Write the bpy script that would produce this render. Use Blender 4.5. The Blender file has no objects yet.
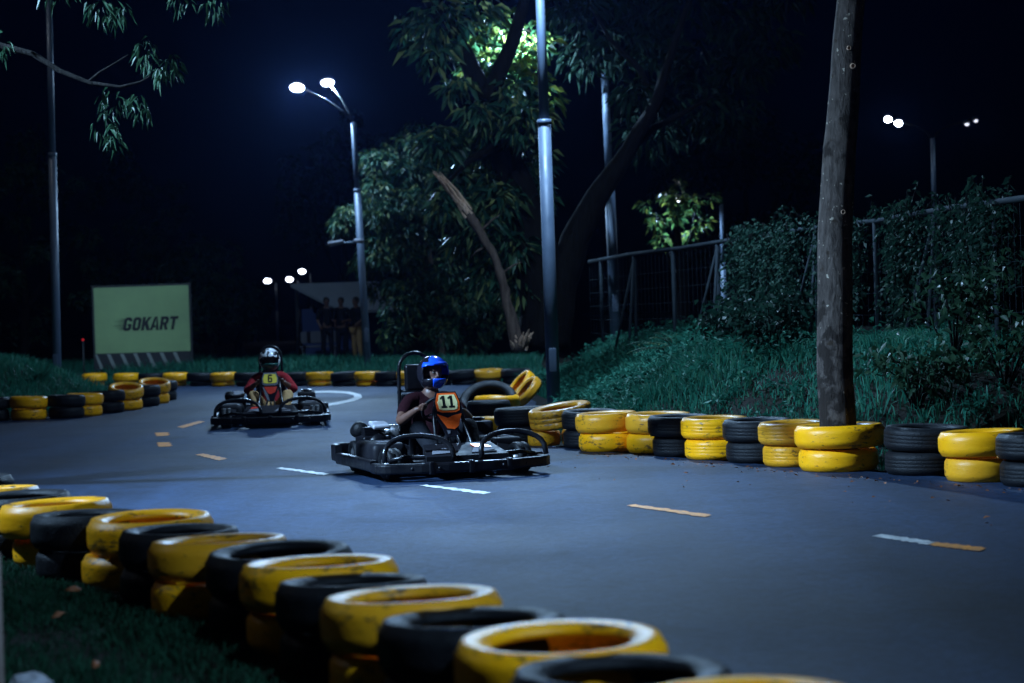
import bpy, bmesh, math, random
import numpy as np
from mathutils import Vector, Matrix, noise as mnoise

random.seed(7)
rng = np.random.default_rng(11)
PI = math.pi
R = math.radians
scene = bpy.context.scene
COL = scene.collection

# ------------------------------------------------------------------ camera
H = 1.35
F = 1991.0
PIT, ROLL = R(-0.735), R(1.8)
CAM_M = (Matrix.Rotation(PI / 2 + PIT, 3, 'X') @ Matrix.Rotation(-ROLL, 3, 'Z'))


def ray(x, y):
    return CAM_M @ Vector(((x - 512) / F, -(y - 341.5) / F, -1.0))


def gp(x, y, z=0.0):
    """world point where the sight line through a photo pixel meets height z"""
    d = ray(x, y)
    return d * ((z - H) / d.z) + Vector((0, 0, H))


def at(x, y, D):
    """world point on that sight line at distance D along the view"""
    d = ray(x, y)
    return d * (D / d.y) + Vector((0, 0, H))


cam_d = bpy.data.cameras.new('camera')
cam_d.sensor_width = 36.0
cam_d.lens = 36.0 * F / 1024
cam_d.clip_start = 0.1
cam_d.clip_end = 2000
cam_d.dof.use_dof = True
cam_d.dof.focus_distance = 17.6
cam_d.dof.aperture_fstop = 2.2
cam = bpy.data.objects.new('camera', cam_d)
COL.objects.link(cam)
cam.matrix_world = Matrix.Translation((0, 0, H)) @ CAM_M.to_4x4()
scene.camera = cam

# ------------------------------------------------------------------ materials


def new_mat(name):
    m = bpy.data.materials.new(name)
    m.use_nodes = True
    nt = m.node_tree
    nt.nodes.clear()
    out = nt.nodes.new('ShaderNodeOutputMaterial')
    return m, nt, out


def nd(nt, t, **kw):
    n = nt.nodes.new(t)
    for k, v in kw.items():
        if isinstance(k, str) and k.startswith('i_'):
            n.inputs[k[2:].replace('_', ' ')].default_value = v
        else:
            setattr(n, k, v)
    return n


def c4(c):
    return (c[0], c[1], c[2], 1.0)


def plain(name, col, rough=0.5, metal=0.0, coat=0.0, var=0.25, scale=9.0, bump=0.15, bscale=None, rvar=0.15, spec=0.5):
    """principled surface with noise-driven wear in colour, gloss and relief"""
    if rough >= 0.8:
        spec = 0.08
    m, nt, out = new_mat(name)
    p = nd(nt, 'ShaderNodeBsdfPrincipled')
    p.inputs['Metallic'].default_value = metal
    p.inputs['Coat Weight'].default_value = coat
    p.inputs['Specular IOR Level'].default_value = spec
    p.inputs['Coat Roughness'].default_value = 0.15
    tc = nd(nt, 'ShaderNodeTexCoord')
    n1 = nd(nt, 'ShaderNodeTexNoise')
    n1.inputs['Scale'].default_value = scale
    n1.inputs['Detail'].default_value = 6
    n1.inputs['Roughness'].default_value = 0.65
    nt.links.new(tc.outputs['Object'], n1.inputs['Vector'])
    mix = nd(nt, 'ShaderNodeMix', data_type='RGBA')
    mix.inputs['A'].default_value = c4([max(0, v * (1 - var)) for v in col])
    mix.inputs['B'].default_value = c4([min(1, v * (1 + var)) for v in col])
    nt.links.new(n1.outputs['Fac'], mix.inputs['Factor'])
    nt.links.new(mix.outputs['Result'], p.inputs['Base Color'])
    mr = nd(nt, 'ShaderNodeMapRange')
    mr.inputs['From Min'].default_value = 0.3
    mr.inputs['From Max'].default_value = 0.7
    mr.inputs['To Min'].default_value = max(0.03, rough - rvar)
    mr.inputs['To Max'].default_value = min(1, rough + rvar)
    nt.links.new(n1.outputs['Fac'], mr.inputs['Value'])
    nt.links.new(mr.outputs['Result'], p.inputs['Roughness'])
    if bump:
        n2 = nd(nt, 'ShaderNodeTexNoise')
        n2.inputs['Scale'].default_value = bscale or scale * 4
        n2.inputs['Detail'].default_value = 5
        nt.links.new(tc.outputs['Object'], n2.inputs['Vector'])
        b = nd(nt, 'ShaderNodeBump')
        b.inputs['Strength'].default_value = bump
        b.inputs['Distance'].default_value = 0.02
        nt.links.new(n2.outputs['Fac'], b.inputs['Height'])
        nt.links.new(b.outputs['Normal'], p.inputs['Normal'])
    nt.links.new(p.outputs['BSDF'], out.inputs['Surface'])
    return m


def emitter(name, col, strength):
    m, nt, out = new_mat(name)
    e = nd(nt, 'ShaderNodeEmission')
    e.inputs['Color'].default_value = c4(col)
    e.inputs['Strength'].default_value = strength
    nt.links.new(e.outputs['Emission'], out.inputs['Surface'])
    return m


def leafy(name, cols, trans=0.35, rough=0.5, spec=0.22):
    """leaf surface: one tone per leaf, some light passes through"""
    m, nt, out = new_mat(name)
    geo = nd(nt, 'ShaderNodeNewGeometry')
    ramp = nd(nt, 'ShaderNodeValToRGB')
    el = ramp.color_ramp.elements
    el[0].color = c4(cols[0])
    el[1].color = c4(cols[-1])
    for i, c in enumerate(cols[1:-1]):
        e = el.new((i + 1) / (len(cols) - 1))
        e.color = c4(c)
    nt.links.new(geo.outputs['Random Per Island'], ramp.inputs['Fac'])
    p = nd(nt, 'ShaderNodeBsdfPrincipled')
    p.inputs['Roughness'].default_value = rough
    p.inputs['Specular IOR Level'].default_value = spec
    nt.links.new(ramp.outputs['Color'], p.inputs['Base Color'])
    t = nd(nt, 'ShaderNodeBsdfTranslucent')
    nt.links.new(ramp.outputs['Color'], t.inputs['Color'])
    mx = nd(nt, 'ShaderNodeMixShader')
    mx.inputs['Fac'].default_value = trans
    nt.links.new(p.outputs['BSDF'], mx.inputs[1])
    nt.links.new(t.outputs['BSDF'], mx.inputs[2])
    nt.links.new(mx.outputs['Shader'], out.inputs['Surface'])
    return m


def tyre_paint():
    m, nt, out = new_mat('worn_yellow_paint')
    p = nd(nt, 'ShaderNodeBsdfPrincipled')
    p.inputs['Specular IOR Level'].default_value = 0.34
    tc = nd(nt, 'ShaderNodeTexCoord')
    oi = nd(nt, 'ShaderNodeObjectInfo')
    add = nd(nt, 'ShaderNodeVectorMath', operation='ADD')
    sc = nd(nt, 'ShaderNodeVectorMath', operation='SCALE')
    sc.inputs['Scale'].default_value = 37.0
    cx = nd(nt, 'ShaderNodeCombineXYZ')
    for k in range(3):
        nt.links.new(oi.outputs['Random'], cx.inputs[k])
    nt.links.new(cx.outputs['Vector'], sc.inputs[0])
    nt.links.new(tc.outputs['Object'], add.inputs[0])
    nt.links.new(sc.outputs['Vector'], add.inputs[1])
    # broad fading of the paint
    n1 = nd(nt, 'ShaderNodeTexNoise')
    n1.inputs['Scale'].default_value = 5
    n1.inputs['Detail'].default_value = 5
    nt.links.new(add.outputs['Vector'], n1.inputs['Vector'])
    mp = nd(nt, 'ShaderNodeMapping')
    mp.inputs['Scale'].default_value = (9, 9, 26)
    nt.links.new(add.outputs['Vector'], mp.inputs['Vector'])
    n2 = nd(nt, 'ShaderNodeTexNoise')          # scrapes run round the tread
    n2.inputs['Scale'].default_value = 1.0
    n2.inputs['Detail'].default_value = 8
    n2.inputs['Roughness'].default_value = 0.7
    nt.links.new(mp.outputs['Vector'], n2.inputs['Vector'])
    base = nd(nt, 'ShaderNodeMix', data_type='RGBA')
    base.inputs['A'].default_value = (0.92, 0.34, 0.003, 1)
    base.inputs['B'].default_value = (1.0, 0.47, 0.005, 1)
    nt.links.new(n1.outputs['Fac'], base.inputs['Factor'])
    # per-tyre ageing
    aged = nd(nt, 'ShaderNodeMix', data_type='RGBA')
    aged.inputs['B'].default_value = (0.42, 0.19, 0.03, 1)
    mr0 = nd(nt, 'ShaderNodeMapRange')
    mr0.inputs['From Min'].default_value = 0.5
    mr0.inputs['To Max'].default_value = 0.55
    nt.links.new(oi.outputs['Random'], mr0.inputs['Value'])
    nt.links.new(mr0.outputs['Result'], aged.inputs['Factor'])
    nt.links.new(base.outputs['Result'], aged.inputs['A'])
    wear = nd(nt, 'ShaderNodeMapRange')
    wear.inputs['From Min'].default_value = 0.575
    wear.inputs['From Max'].default_value = 0.67
    n3 = nd(nt, 'ShaderNodeTexNoise')          # where the paint is rubbed most
    n3.inputs['Scale'].default_value = 2.6
    n3.inputs['Detail'].default_value = 3
    nt.links.new(add.outputs['Vector'], n3.inputs['Vector'])
    n3r = nd(nt, 'ShaderNodeMapRange')
    n3r.inputs['From Min'].default_value = 0.35
    n3r.inputs['From Max'].default_value = 0.7
    n3r.inputs['To Min'].default_value = -0.06
    n3r.inputs['To Max'].default_value = 0.10
    nt.links.new(n3.outputs['Fac'], n3r.inputs['Value'])
    ws = nd(nt, 'ShaderNodeMath', operation='ADD')
    nt.links.new(n2.outputs['Fac'], ws.inputs[0])
    nt.links.new(n3r.outputs['Result'], ws.inputs[1])
    nt.links.new(ws.outputs['Value'], wear.inputs['Value'])
    mx = nd(nt, 'ShaderNodeMix', data_type='RGBA')
    mx.inputs['B'].default_value = (0.06, 0.04, 0.02, 1)
    nt.links.new(aged.outputs['Result'], mx.inputs['A'])
    wm = nd(nt, 'ShaderNodeMath', operation='MULTIPLY')
    wm.inputs[1].default_value = 0.85
    nt.links.new(wear.outputs['Result'], wm.inputs[0])
    nt.links.new(wm.outputs['Value'], mx.inputs['Factor'])
    nt.links.new(mx.outputs['Result'], p.inputs['Base Color'])
    rr = nd(nt, 'ShaderNodeMapRange')
    rr.inputs['To Min'].default_value = 0.22
    rr.inputs['To Max'].default_value = 0.5
    nt.links.new(n1.outputs['Fac'], rr.inputs['Value'])
    nt.links.new(rr.outputs['Result'], p.inputs['Roughness'])
    b = nd(nt, 'ShaderNodeBump')
    b.inputs['Strength'].default_value = 0.35
    b.inputs['Distance'].default_value = 0.012
    nt.links.new(n2.outputs['Fac'], b.inputs['Height'])
    nt.links.new(b.outputs['Normal'], p.inputs['Normal'])
    nt.links.new(p.outputs['BSDF'], out.inputs['Surface'])
    return m


def asphalt_mat():
    m, nt, out = new_mat('asphalt')
    p = nd(nt, 'ShaderNodeBsdfPrincipled')
    p.inputs['Specular IOR Level'].default_value = 0.2
    tc = nd(nt, 'ShaderNodeTexCoord')
    big = nd(nt, 'ShaderNodeTexNoise')
    big.inputs['Scale'].default_value = 0.35
    big.inputs['Detail'].default_value = 6
    big.inputs['Roughness'].default_value = 0.6
    fine = nd(nt, 'ShaderNodeTexNoise')
    fine.inputs['Scale'].default_value = 90
    fine.inputs['Detail'].default_value = 3
    vor = nd(nt, 'ShaderNodeTexVoronoi')
    vor.inputs['Scale'].default_value = 130
    for n in (big, fine, vor):
        nt.links.new(tc.outputs['Object'], n.inputs['Vector'])
    # rubbered-in streaks along the driving line
    mp = nd(nt, 'ShaderNodeMapping')
    mp.inputs['Rotation'].default_value = (0, 0, R(17))
    mp.inputs['Scale'].default_value = (1.6, 0.08, 1)
    nt.links.new(tc.outputs['Object'], mp.inputs['Vector'])
    stk = nd(nt, 'ShaderNodeTexNoise')
    stk.inputs['Scale'].default_value = 1.0
    stk.inputs['Detail'].default_value = 4
    nt.links.new(mp.outputs['Vector'], stk.inputs['Vector'])
    m1 = nd(nt, 'ShaderNodeMix', data_type='RGBA')
    m1.inputs['A'].default_value = (0.009, 0.021, 0.050, 1)
    m1.inputs['B'].default_value = (0.020, 0.040, 0.084, 1)
    nt.links.new(big.outputs['Fac'], m1.inputs['Factor'])
    m2 = nd(nt, 'ShaderNodeMix', data_type='RGBA', blend_type='MULTIPLY')
    m2.inputs['Factor'].default_value = 0.55
    cr = nd(nt, 'ShaderNodeMapRange')
    cr.inputs['From Min'].default_value = 0.3
    cr.inputs['From Max'].default_value = 0.7
    cr.inputs['To Min'].default_value = 0.25
    cr.inputs['To Max'].default_value = 1.25
    nt.links.new(stk.outputs['Fac'], cr.inputs['Value'])
    nt.links.new(m1.outputs['Result'], m2.inputs['A'])
    nt.links.new(cr.outputs['Result'], m2.inputs['B'])
    m3 = nd(nt, 'ShaderNodeMix', data_type='RGBA', blend_type='MULTIPLY')
    m3.inputs['Factor'].default_value = 0.6
    fr = nd(nt, 'ShaderNodeMapRange')
    fr.inputs['From Min'].default_value = 0.25
    fr.inputs['From Max'].default_value = 0.75
    fr.inputs['To Min'].default_value = 0.5
    fr.inputs['To Max'].default_value = 1.5
    nt.links.new(fine.outputs['Fac'], fr.inputs['Value'])
    nt.links.new(m2.outputs['Result'], m3.inputs['A'])
    nt.links.new(fr.outputs['Result'], m3.inputs['B'])
    # coarse aggregate and pale grit
    agg = nd(nt, 'ShaderNodeTexVoronoi')
    agg.inputs['Scale'].default_value = 28
    nt.links.new(tc.outputs['Object'], agg.inputs['Vector'])
    agc = nd(nt, 'ShaderNodeSeparateColor')
    nt.links.new(agg.outputs['Color'], agc.inputs['Color'])
    agr = nd(nt, 'ShaderNodeMapRange')
    agr.inputs['To Min'].default_value = 0.55
    agr.inputs['To Max'].default_value = 1.5
    nt.links.new(agc.outputs[0], agr.inputs['Value'])
    m4 = nd(nt, 'ShaderNodeMix', data_type='RGBA', blend_type='MULTIPLY')
    m4.inputs['Factor'].default_value = 0.75
    nt.links.new(m3.outputs['Result'], m4.inputs['A'])
    nt.links.new(agr.outputs['Result'], m4.inputs['B'])
    # mended patches and oil stains
    st_ = nd(nt, 'ShaderNodeTexNoise')
    st_.inputs['Scale'].default_value = 1.4
    st_.inputs['Detail'].default_value = 7
    st_.inputs['Distortion'].default_value = 0.8
    nt.links.new(tc.outputs['Object'], st_.inputs['Vector'])
    sr_ = nd(nt, 'ShaderNodeMapRange')
    sr_.inputs['From Min'].default_value = 0.52
    sr_.inputs['From Max'].default_value = 0.72
    sr_.inputs['To Min'].default_value = 1.0
    sr_.inputs['To Max'].default_value = 0.45
    nt.links.new(st_.outputs['Fac'], sr_.inputs['Value'])
    m5 = nd(nt, 'ShaderNodeMix', data_type='RGBA', blend_type='MULTIPLY')
    m5.inputs['Factor'].default_value = 0.8
    nt.links.new(m4.outputs['Result'], m5.inputs['A'])
    nt.links.new(sr_.outputs['Result'], m5.inputs['B'])
    nt.links.new(m5.outputs['Result'], p.inputs['Base Color'])
    rr = nd(nt, 'ShaderNodeMapRange')
    rr.inputs['To Min'].default_value = 0.48
    rr.inputs['To Max'].default_value = 0.75
    nt.links.new(big.outputs['Fac'], rr.inputs['Value'])
    nt.links.new(rr.outputs['Result'], p.inputs['Roughness'])
    b = nd(nt, 'ShaderNodeBump')
    b.inputs['Strength'].default_value = 0.5
    b.inputs['Distance'].default_value = 0.006
    nt.links.new(vor.outputs['Distance'], b.inputs['Height'])
    nt.links.new(b.outputs['Normal'], p.inputs['Normal'])
    nt.links.new(p.outputs['BSDF'], out.inputs['Surface'])
    return m


def marking_mat(name, col):
    """road paint rubbed through to the asphalt in places"""
    m, nt, out = new_mat(name)
    p = nd(nt, 'ShaderNodeBsdfPrincipled')
    p.inputs['Roughness'].default_value = 0.55
    tc = nd(nt, 'ShaderNodeTexCoord')
    n = nd(nt, 'ShaderNodeTexNoise')
    n.inputs['Scale'].default_value = 14
    n.inputs['Detail'].default_value = 8
    n.inputs['Roughness'].default_value = 0.75
    nt.links.new(tc.outputs['Object'], n.inputs['Vector'])
    mr = nd(nt, 'ShaderNodeMapRange')
    mr.inputs['From Min'].default_value = 0.46
    mr.inputs['From Max'].default_value = 0.70
    nt.links.new(n.outputs['Fac'], mr.inputs['Value'])
    mx = nd(nt, 'ShaderNodeMix', data_type='RGBA')
    mx.inputs['A'].default_value = c4(col)
    mx.inputs['B'].default_value = (0.1, 0.1, 0.11, 1)
    nt.links.new(mr.outputs['Result'], mx.inputs['Factor'])
    nt.links.new(mx.outputs['Result'], p.inputs['Base Color'])
    nt.links.new(p.outputs['BSDF'], out.inputs['Surface'])
    return m


def bark_mat(name, dark, light, spots=None, vscale=3.0, scale=16, low_dark=False):
    m, nt, out = new_mat(name)
    p = nd(nt, 'ShaderNodeBsdfPrincipled')
    p.inputs['Roughness'].default_value = 0.9
    p.inputs['Specular IOR Level'].default_value = 0.12
    tc = nd(nt, 'ShaderNodeTexCoord')
    mp = nd(nt, 'ShaderNodeMapping')
    mp.inputs['Scale'].default_value = (scale, scale, vscale)
    nt.links.new(tc.outputs['Object'], mp.inputs['Vector'])
    n = nd(nt, 'ShaderNodeTexNoise')
    n.inputs['Scale'].default_value = 1
    n.inputs['Detail'].default_value = 8
    n.inputs['Roughness'].default_value = 0.7
    nt.links.new(mp.outputs['Vector'], n.inputs['Vector'])
    mr = nd(nt, 'ShaderNodeMapRange')
    mr.inputs['From Min'].default_value = 0.35
    mr.inputs['From Max'].default_value = 0.65
    nt.links.new(n.outputs['Fac'], mr.inputs['Value'])
    mx = nd(nt, 'ShaderNodeMix', data_type='RGBA')
    mx.inputs['A'].default_value = c4(dark)
    mx.inputs['B'].default_value = c4(light)
    nt.links.new(mr.outputs['Result'], mx.inputs['Factor'])
    last = mx.outputs['Result']
    if spots:
        for (sc, lo, hi, colr) in spots:
            s = nd(nt, 'ShaderNodeTexNoise')
            s.inputs['Scale'].default_value = sc
            s.inputs['Detail'].default_value = 4
            nt.links.new(tc.outputs['Object'], s.inputs['Vector'])
            sr = nd(nt, 'ShaderNodeMapRange')
            sr.inputs['From Min'].default_value = lo
            sr.inputs['From Max'].default_value = hi
            nt.links.new(s.outputs['Fac'], sr.inputs['Value'])
            sm = nd(nt, 'ShaderNodeMix', data_type='RGBA')
            sm.inputs['B'].default_value = c4(colr)
            nt.links.new(last, sm.inputs['A'])
            nt.links.new(sr.outputs['Result'], sm.inputs['Factor'])
            last = sm.outputs['Result']
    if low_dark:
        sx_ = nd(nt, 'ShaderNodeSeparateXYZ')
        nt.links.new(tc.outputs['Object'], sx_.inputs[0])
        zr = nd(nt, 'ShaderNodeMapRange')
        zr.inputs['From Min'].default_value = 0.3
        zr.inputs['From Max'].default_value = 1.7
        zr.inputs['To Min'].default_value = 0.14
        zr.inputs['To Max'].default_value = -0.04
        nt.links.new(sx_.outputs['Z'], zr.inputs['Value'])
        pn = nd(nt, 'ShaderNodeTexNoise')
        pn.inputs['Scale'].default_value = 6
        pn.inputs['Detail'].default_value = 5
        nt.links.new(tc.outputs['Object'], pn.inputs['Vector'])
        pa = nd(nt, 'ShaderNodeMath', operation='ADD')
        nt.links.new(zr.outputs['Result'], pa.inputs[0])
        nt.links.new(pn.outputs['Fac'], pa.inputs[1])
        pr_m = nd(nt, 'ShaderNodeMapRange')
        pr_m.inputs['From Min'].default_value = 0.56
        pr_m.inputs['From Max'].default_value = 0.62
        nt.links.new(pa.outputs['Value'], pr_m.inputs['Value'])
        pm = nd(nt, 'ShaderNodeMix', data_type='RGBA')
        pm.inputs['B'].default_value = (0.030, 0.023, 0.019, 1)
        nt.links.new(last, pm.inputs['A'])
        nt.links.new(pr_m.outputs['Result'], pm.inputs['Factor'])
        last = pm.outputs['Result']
    nt.links.new(last, p.inputs['Base Color'])
    b = nd(nt, 'ShaderNodeBump')
    b.inputs['Strength'].default_value = 0.9
    b.inputs['Distance'].default_value = 0.05
    nt.links.new(n.outputs['Fac'], b.inputs['Height'])
    nt.links.new(b.outputs['Normal'], p.inputs['Normal'])
    nt.links.new(p.outputs['BSDF'], out.inputs['Surface'])
    return m


def helmet_pattern(name, a, b, scale=16, cut=0.36):
    """broken angular two-tone graphics"""
    m, nt, out = new_mat(name)
    p = nd(nt, 'ShaderNodeBsdfPrincipled')
    p.inputs['Roughness'].default_value = 0.25
    tc = nd(nt, 'ShaderNodeTexCoord')
    v = nd(nt, 'ShaderNodeTexVoronoi')
    v.inputs['Scale'].default_value = scale
    nt.links.new(tc.outputs['Object'], v.inputs['Vector'])
    sep = nd(nt, 'ShaderNodeSeparateColor')
    nt.links.new(v.outputs['Color'], sep.inputs['Color'])
    gt = nd(nt, 'ShaderNodeMath', operation='GREATER_THAN')
    gt.inputs[1].default_value = cut
    nt.links.new(sep.outputs[0], gt.inputs[0])
    mx = nd(nt, 'ShaderNodeMix', data_type='RGBA')
    mx.inputs['A'].default_value = c4(a)
    mx.inputs['B'].default_value = c4(b)
    nt.links.new(gt.outputs['Value'], mx.inputs['Factor'])
    nt.links.new(mx.outputs['Result'], p.inputs['Base Color'])
    nt.links.new(p.outputs['BSDF'], out.inputs['Surface'])
    return m


MT = {
    'yellow': tyre_paint(),
    'rubber': plain('black_rubber', (0.006, 0.0065, 0.008), 0.55, var=0.6, scale=7, bump=0.35, bscale=60, spec=0.22),
    'asphalt': asphalt_mat(),
    'white_line': marking_mat('white_road_paint', (0.62, 0.62, 0.60)),
    'yellow_line': marking_mat('yellow_road_paint', (0.78, 0.27, 0.012)),
    'soil': plain('dark_soil', (0.010, 0.009, 0.006), 0.95, var=0.5, scale=3, bump=0.8, bscale=12),
    'grass': leafy('grass_blades', [(0.010, 0.080, 0.052), (0.018, 0.135, 0.088), (0.026, 0.17, 0.108), (0.05, 0.16, 0.085)], 0.3, 0.6, 0.15),
    'lawn': leafy('short_lawn', [(0.006, 0.034, 0.018), (0.010, 0.055, 0.028), (0.018, 0.07, 0.036)], 0.3, 0.7, 0.1),
    'weed': leafy('weed_leaves', [(0.012, 0.08, 0.052), (0.022, 0.13, 0.086), (0.04, 0.165, 0.105)], 0.25, 0.6, 0.08),
    'leaf_mid': leafy('drooping_leaves', [(0.008, 0.034, 0.022), (0.018, 0.07, 0.042), (0.045, 0.115, 0.06), (0.20, 0.22, 0.07)], 0.35, 0.45, 0.3),
    'leaf_dark': leafy('dark_leaves', [(0.01, 0.032, 0.018), (0.018, 0.05, 0.025), (0.03, 0.07, 0.035)], 0.3, 0.45),
    'leaf_night': leafy('shaded_dark_leaves', [(0.004, 0.012, 0.008), (0.007, 0.018, 0.011), (0.010, 0.024, 0.014)], 0.15, 0.7, 0.05),  # unlit look of the high canopy put into the leaf colour
    'leaf_lit': leafy('lamplit_broad_leaves', [(0.02, 0.07, 0.028), (0.06, 0.12, 0.035), (0.17, 0.18, 0.03)], 0.5, 0.35),  # lamp glow put into the colour of the leaves nearest the lamps
    'vine': leafy('vine_leaves', [(0.006, 0.024, 0.017), (0.012, 0.042, 0.028), (0.03, 0.07, 0.045)], 0.3, 0.55, 0.12),
    'dead_leaf': plain('dry_leaf', (0.22, 0.07, 0.02), 0.7, var=0.4, scale=20),
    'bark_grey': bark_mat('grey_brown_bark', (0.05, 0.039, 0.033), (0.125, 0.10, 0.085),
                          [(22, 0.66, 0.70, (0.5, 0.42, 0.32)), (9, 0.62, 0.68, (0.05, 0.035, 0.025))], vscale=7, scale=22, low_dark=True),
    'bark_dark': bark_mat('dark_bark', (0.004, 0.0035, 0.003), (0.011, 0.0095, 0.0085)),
    'bark_mid': bark_mat('brown_bark', (0.05, 0.035, 0.028), (0.14, 0.10, 0.08)),
    'torn_wood': bark_mat('torn_wood', (0.40, 0.22, 0.13), (0.80, 0.56, 0.40), vscale=2, scale=30),
    'pole': plain('painted_pole', (0.07, 0.095, 0.135), 0.5, metal=0.0, var=0.2, scale=5, bump=0.05),
    'lamp_body': plain('lamp_housing', (0.18, 0.19, 0.21), 0.5, metal=0.3),
    'lens': emitter('lamp_lens', (0.82, 0.90, 1.0), 60.0),
    'lens_far': emitter('distant_lamp_lens', (0.80, 0.86, 1.0), 22.0),
    'lens_dim': emitter('dim_lamp_lens', (0.80, 0.82, 1.0), 1.6),
    'red_glow': emitter('red_lamp_lens', (1.0, 0.04, 0.06), 0.5),
    'fence_metal': plain('fence_metal', (0.026, 0.034, 0.040), 0.82, metal=0.0, var=0.4),
    'sign_face': plain('faded_banner', (0.25, 0.36, 0.16), 0.75, var=0.3, scale=1.3, bump=0.9, bscale=2.2),
    'sign_ink': plain('banner_ink', (0.012, 0.012, 0.012), 0.7),
    'sign_ink_soft': plain('banner_ink_faded', (0.04, 0.05, 0.03), 0.75),
    'dark_paint': plain('dark_paint', (0.015, 0.016, 0.018), 0.6),
    'pale_stripe': plain('pale_stripe', (0.20, 0.22, 0.20), 0.7),
    'plastic': plain('black_plastic', (0.005, 0.005, 0.007), 0.38, var=0.5, scale=6, bump=0.1, spec=0.3),
    'satin': plain('satin_black', (0.008, 0.008, 0.011), 0.6, var=0.4, scale=5, bump=0.08, spec=0.2),
    'gloss': plain('gloss_black', (0.012, 0.011, 0.016), 0.16, coat=0.5, var=0.4, scale=4, bump=0.02, rvar=0.06),
    'tube': plain('black_tube', (0.008, 0.008, 0.010), 0.30, var=0.4, spec=0.35),
    'steel': plain('bare_steel', (0.5, 0.5, 0.52), 0.28, metal=0.9, var=0.3, scale=12),
    'white_gfx': plain('white_graphic', (0.16, 0.16, 0.18), 0.82, var=0.15, scale=8, bump=0.02),
    'white_shell': plain('white_shell', (0.42, 0.42, 0.46), 0.22, coat=0.4, var=0.4, scale=6, bump=0.02),
    'eye': plain('eye_white', (0.10, 0.095, 0.09), 0.5, bump=0),
    'red_gfx': plain('red_graphic', (0.65, 0.05, 0.03), 0.3, bump=0.02),
    'orange': plain('orange_graphic', (0.95, 0.12, 0.015), 0.3, var=0.12, bump=0.02),
    'num_yellow': plain('number_yellow', (0.85, 0.66, 0.08), 0.35, var=0.1, bump=0.02),
    'num_cream': plain('number_cream', (0.82, 0.74, 0.36), 0.35, var=0.1, bump=0.02),
    'ink': plain('number_ink', (0.008, 0.008, 0.008), 0.4, bump=0),
    'blue_gloss': plain('blue_shell', (0.015, 0.10, 0.75), 0.14, coat=0.6, var=0.15, bump=0.0, rvar=0.03),
    'bw_shell': helmet_pattern('black_white_shell', (0.015, 0.016, 0.02), (0.80, 0.82, 0.84), 19),
    'green_shell': plain('dark_green_shell', (0.02, 0.10, 0.08), 0.25, bump=0.0),
    'visor': plain('dark_trim', (0.01, 0.01, 0.012), 0.15, bump=0.0),
    'skin': plain('skin', (0.12, 0.056, 0.038), 0.5, var=0.12, scale=14, bump=0.05),
    'hair': plain('black_hair', (0.01, 0.008, 0.007), 0.5),
    'maroon': plain('maroon_cloth', (0.24, 0.018, 0.022), 0.85, var=0.3, scale=12, bump=0.4, bscale=25),
    'dark_maroon': plain('dark_maroon_cloth', (0.018, 0.004, 0.006), 0.85, var=0.3, scale=12, bump=0.4, bscale=25),
    'dark_cloth': plain('dark_cloth', (0.013, 0.014, 0.018), 0.9, var=0.3, scale=12, bump=0.4, bscale=25),
    'tan_cloth': plain('tan_cloth', (0.36, 0.22, 0.10), 0.85, var=0.3, scale=10, bump=0.5, bscale=22),
    'shoe': plain('grey_shoe', (0.10, 0.10, 0.11), 0.6),
    'canopy': plain('grey_canopy', (0.30, 0.33, 0.36), 0.8, var=0.2, scale=2),
    'blue_wall': plain('blue_panel', (0.03, 0.05, 0.16), 0.7, var=0.2, scale=2),
    'rock': plain('pale_rock', (0.34, 0.35, 0.38), 0.85, var=0.35, scale=8, bump=0.8, bscale=18),
    'timber': plain('weathered_timber', (0.20, 0.16, 0.14), 0.85, var=0.3, scale=10, bump=0.4),
}

# ------------------------------------------------------------------ mesh helpers


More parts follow.
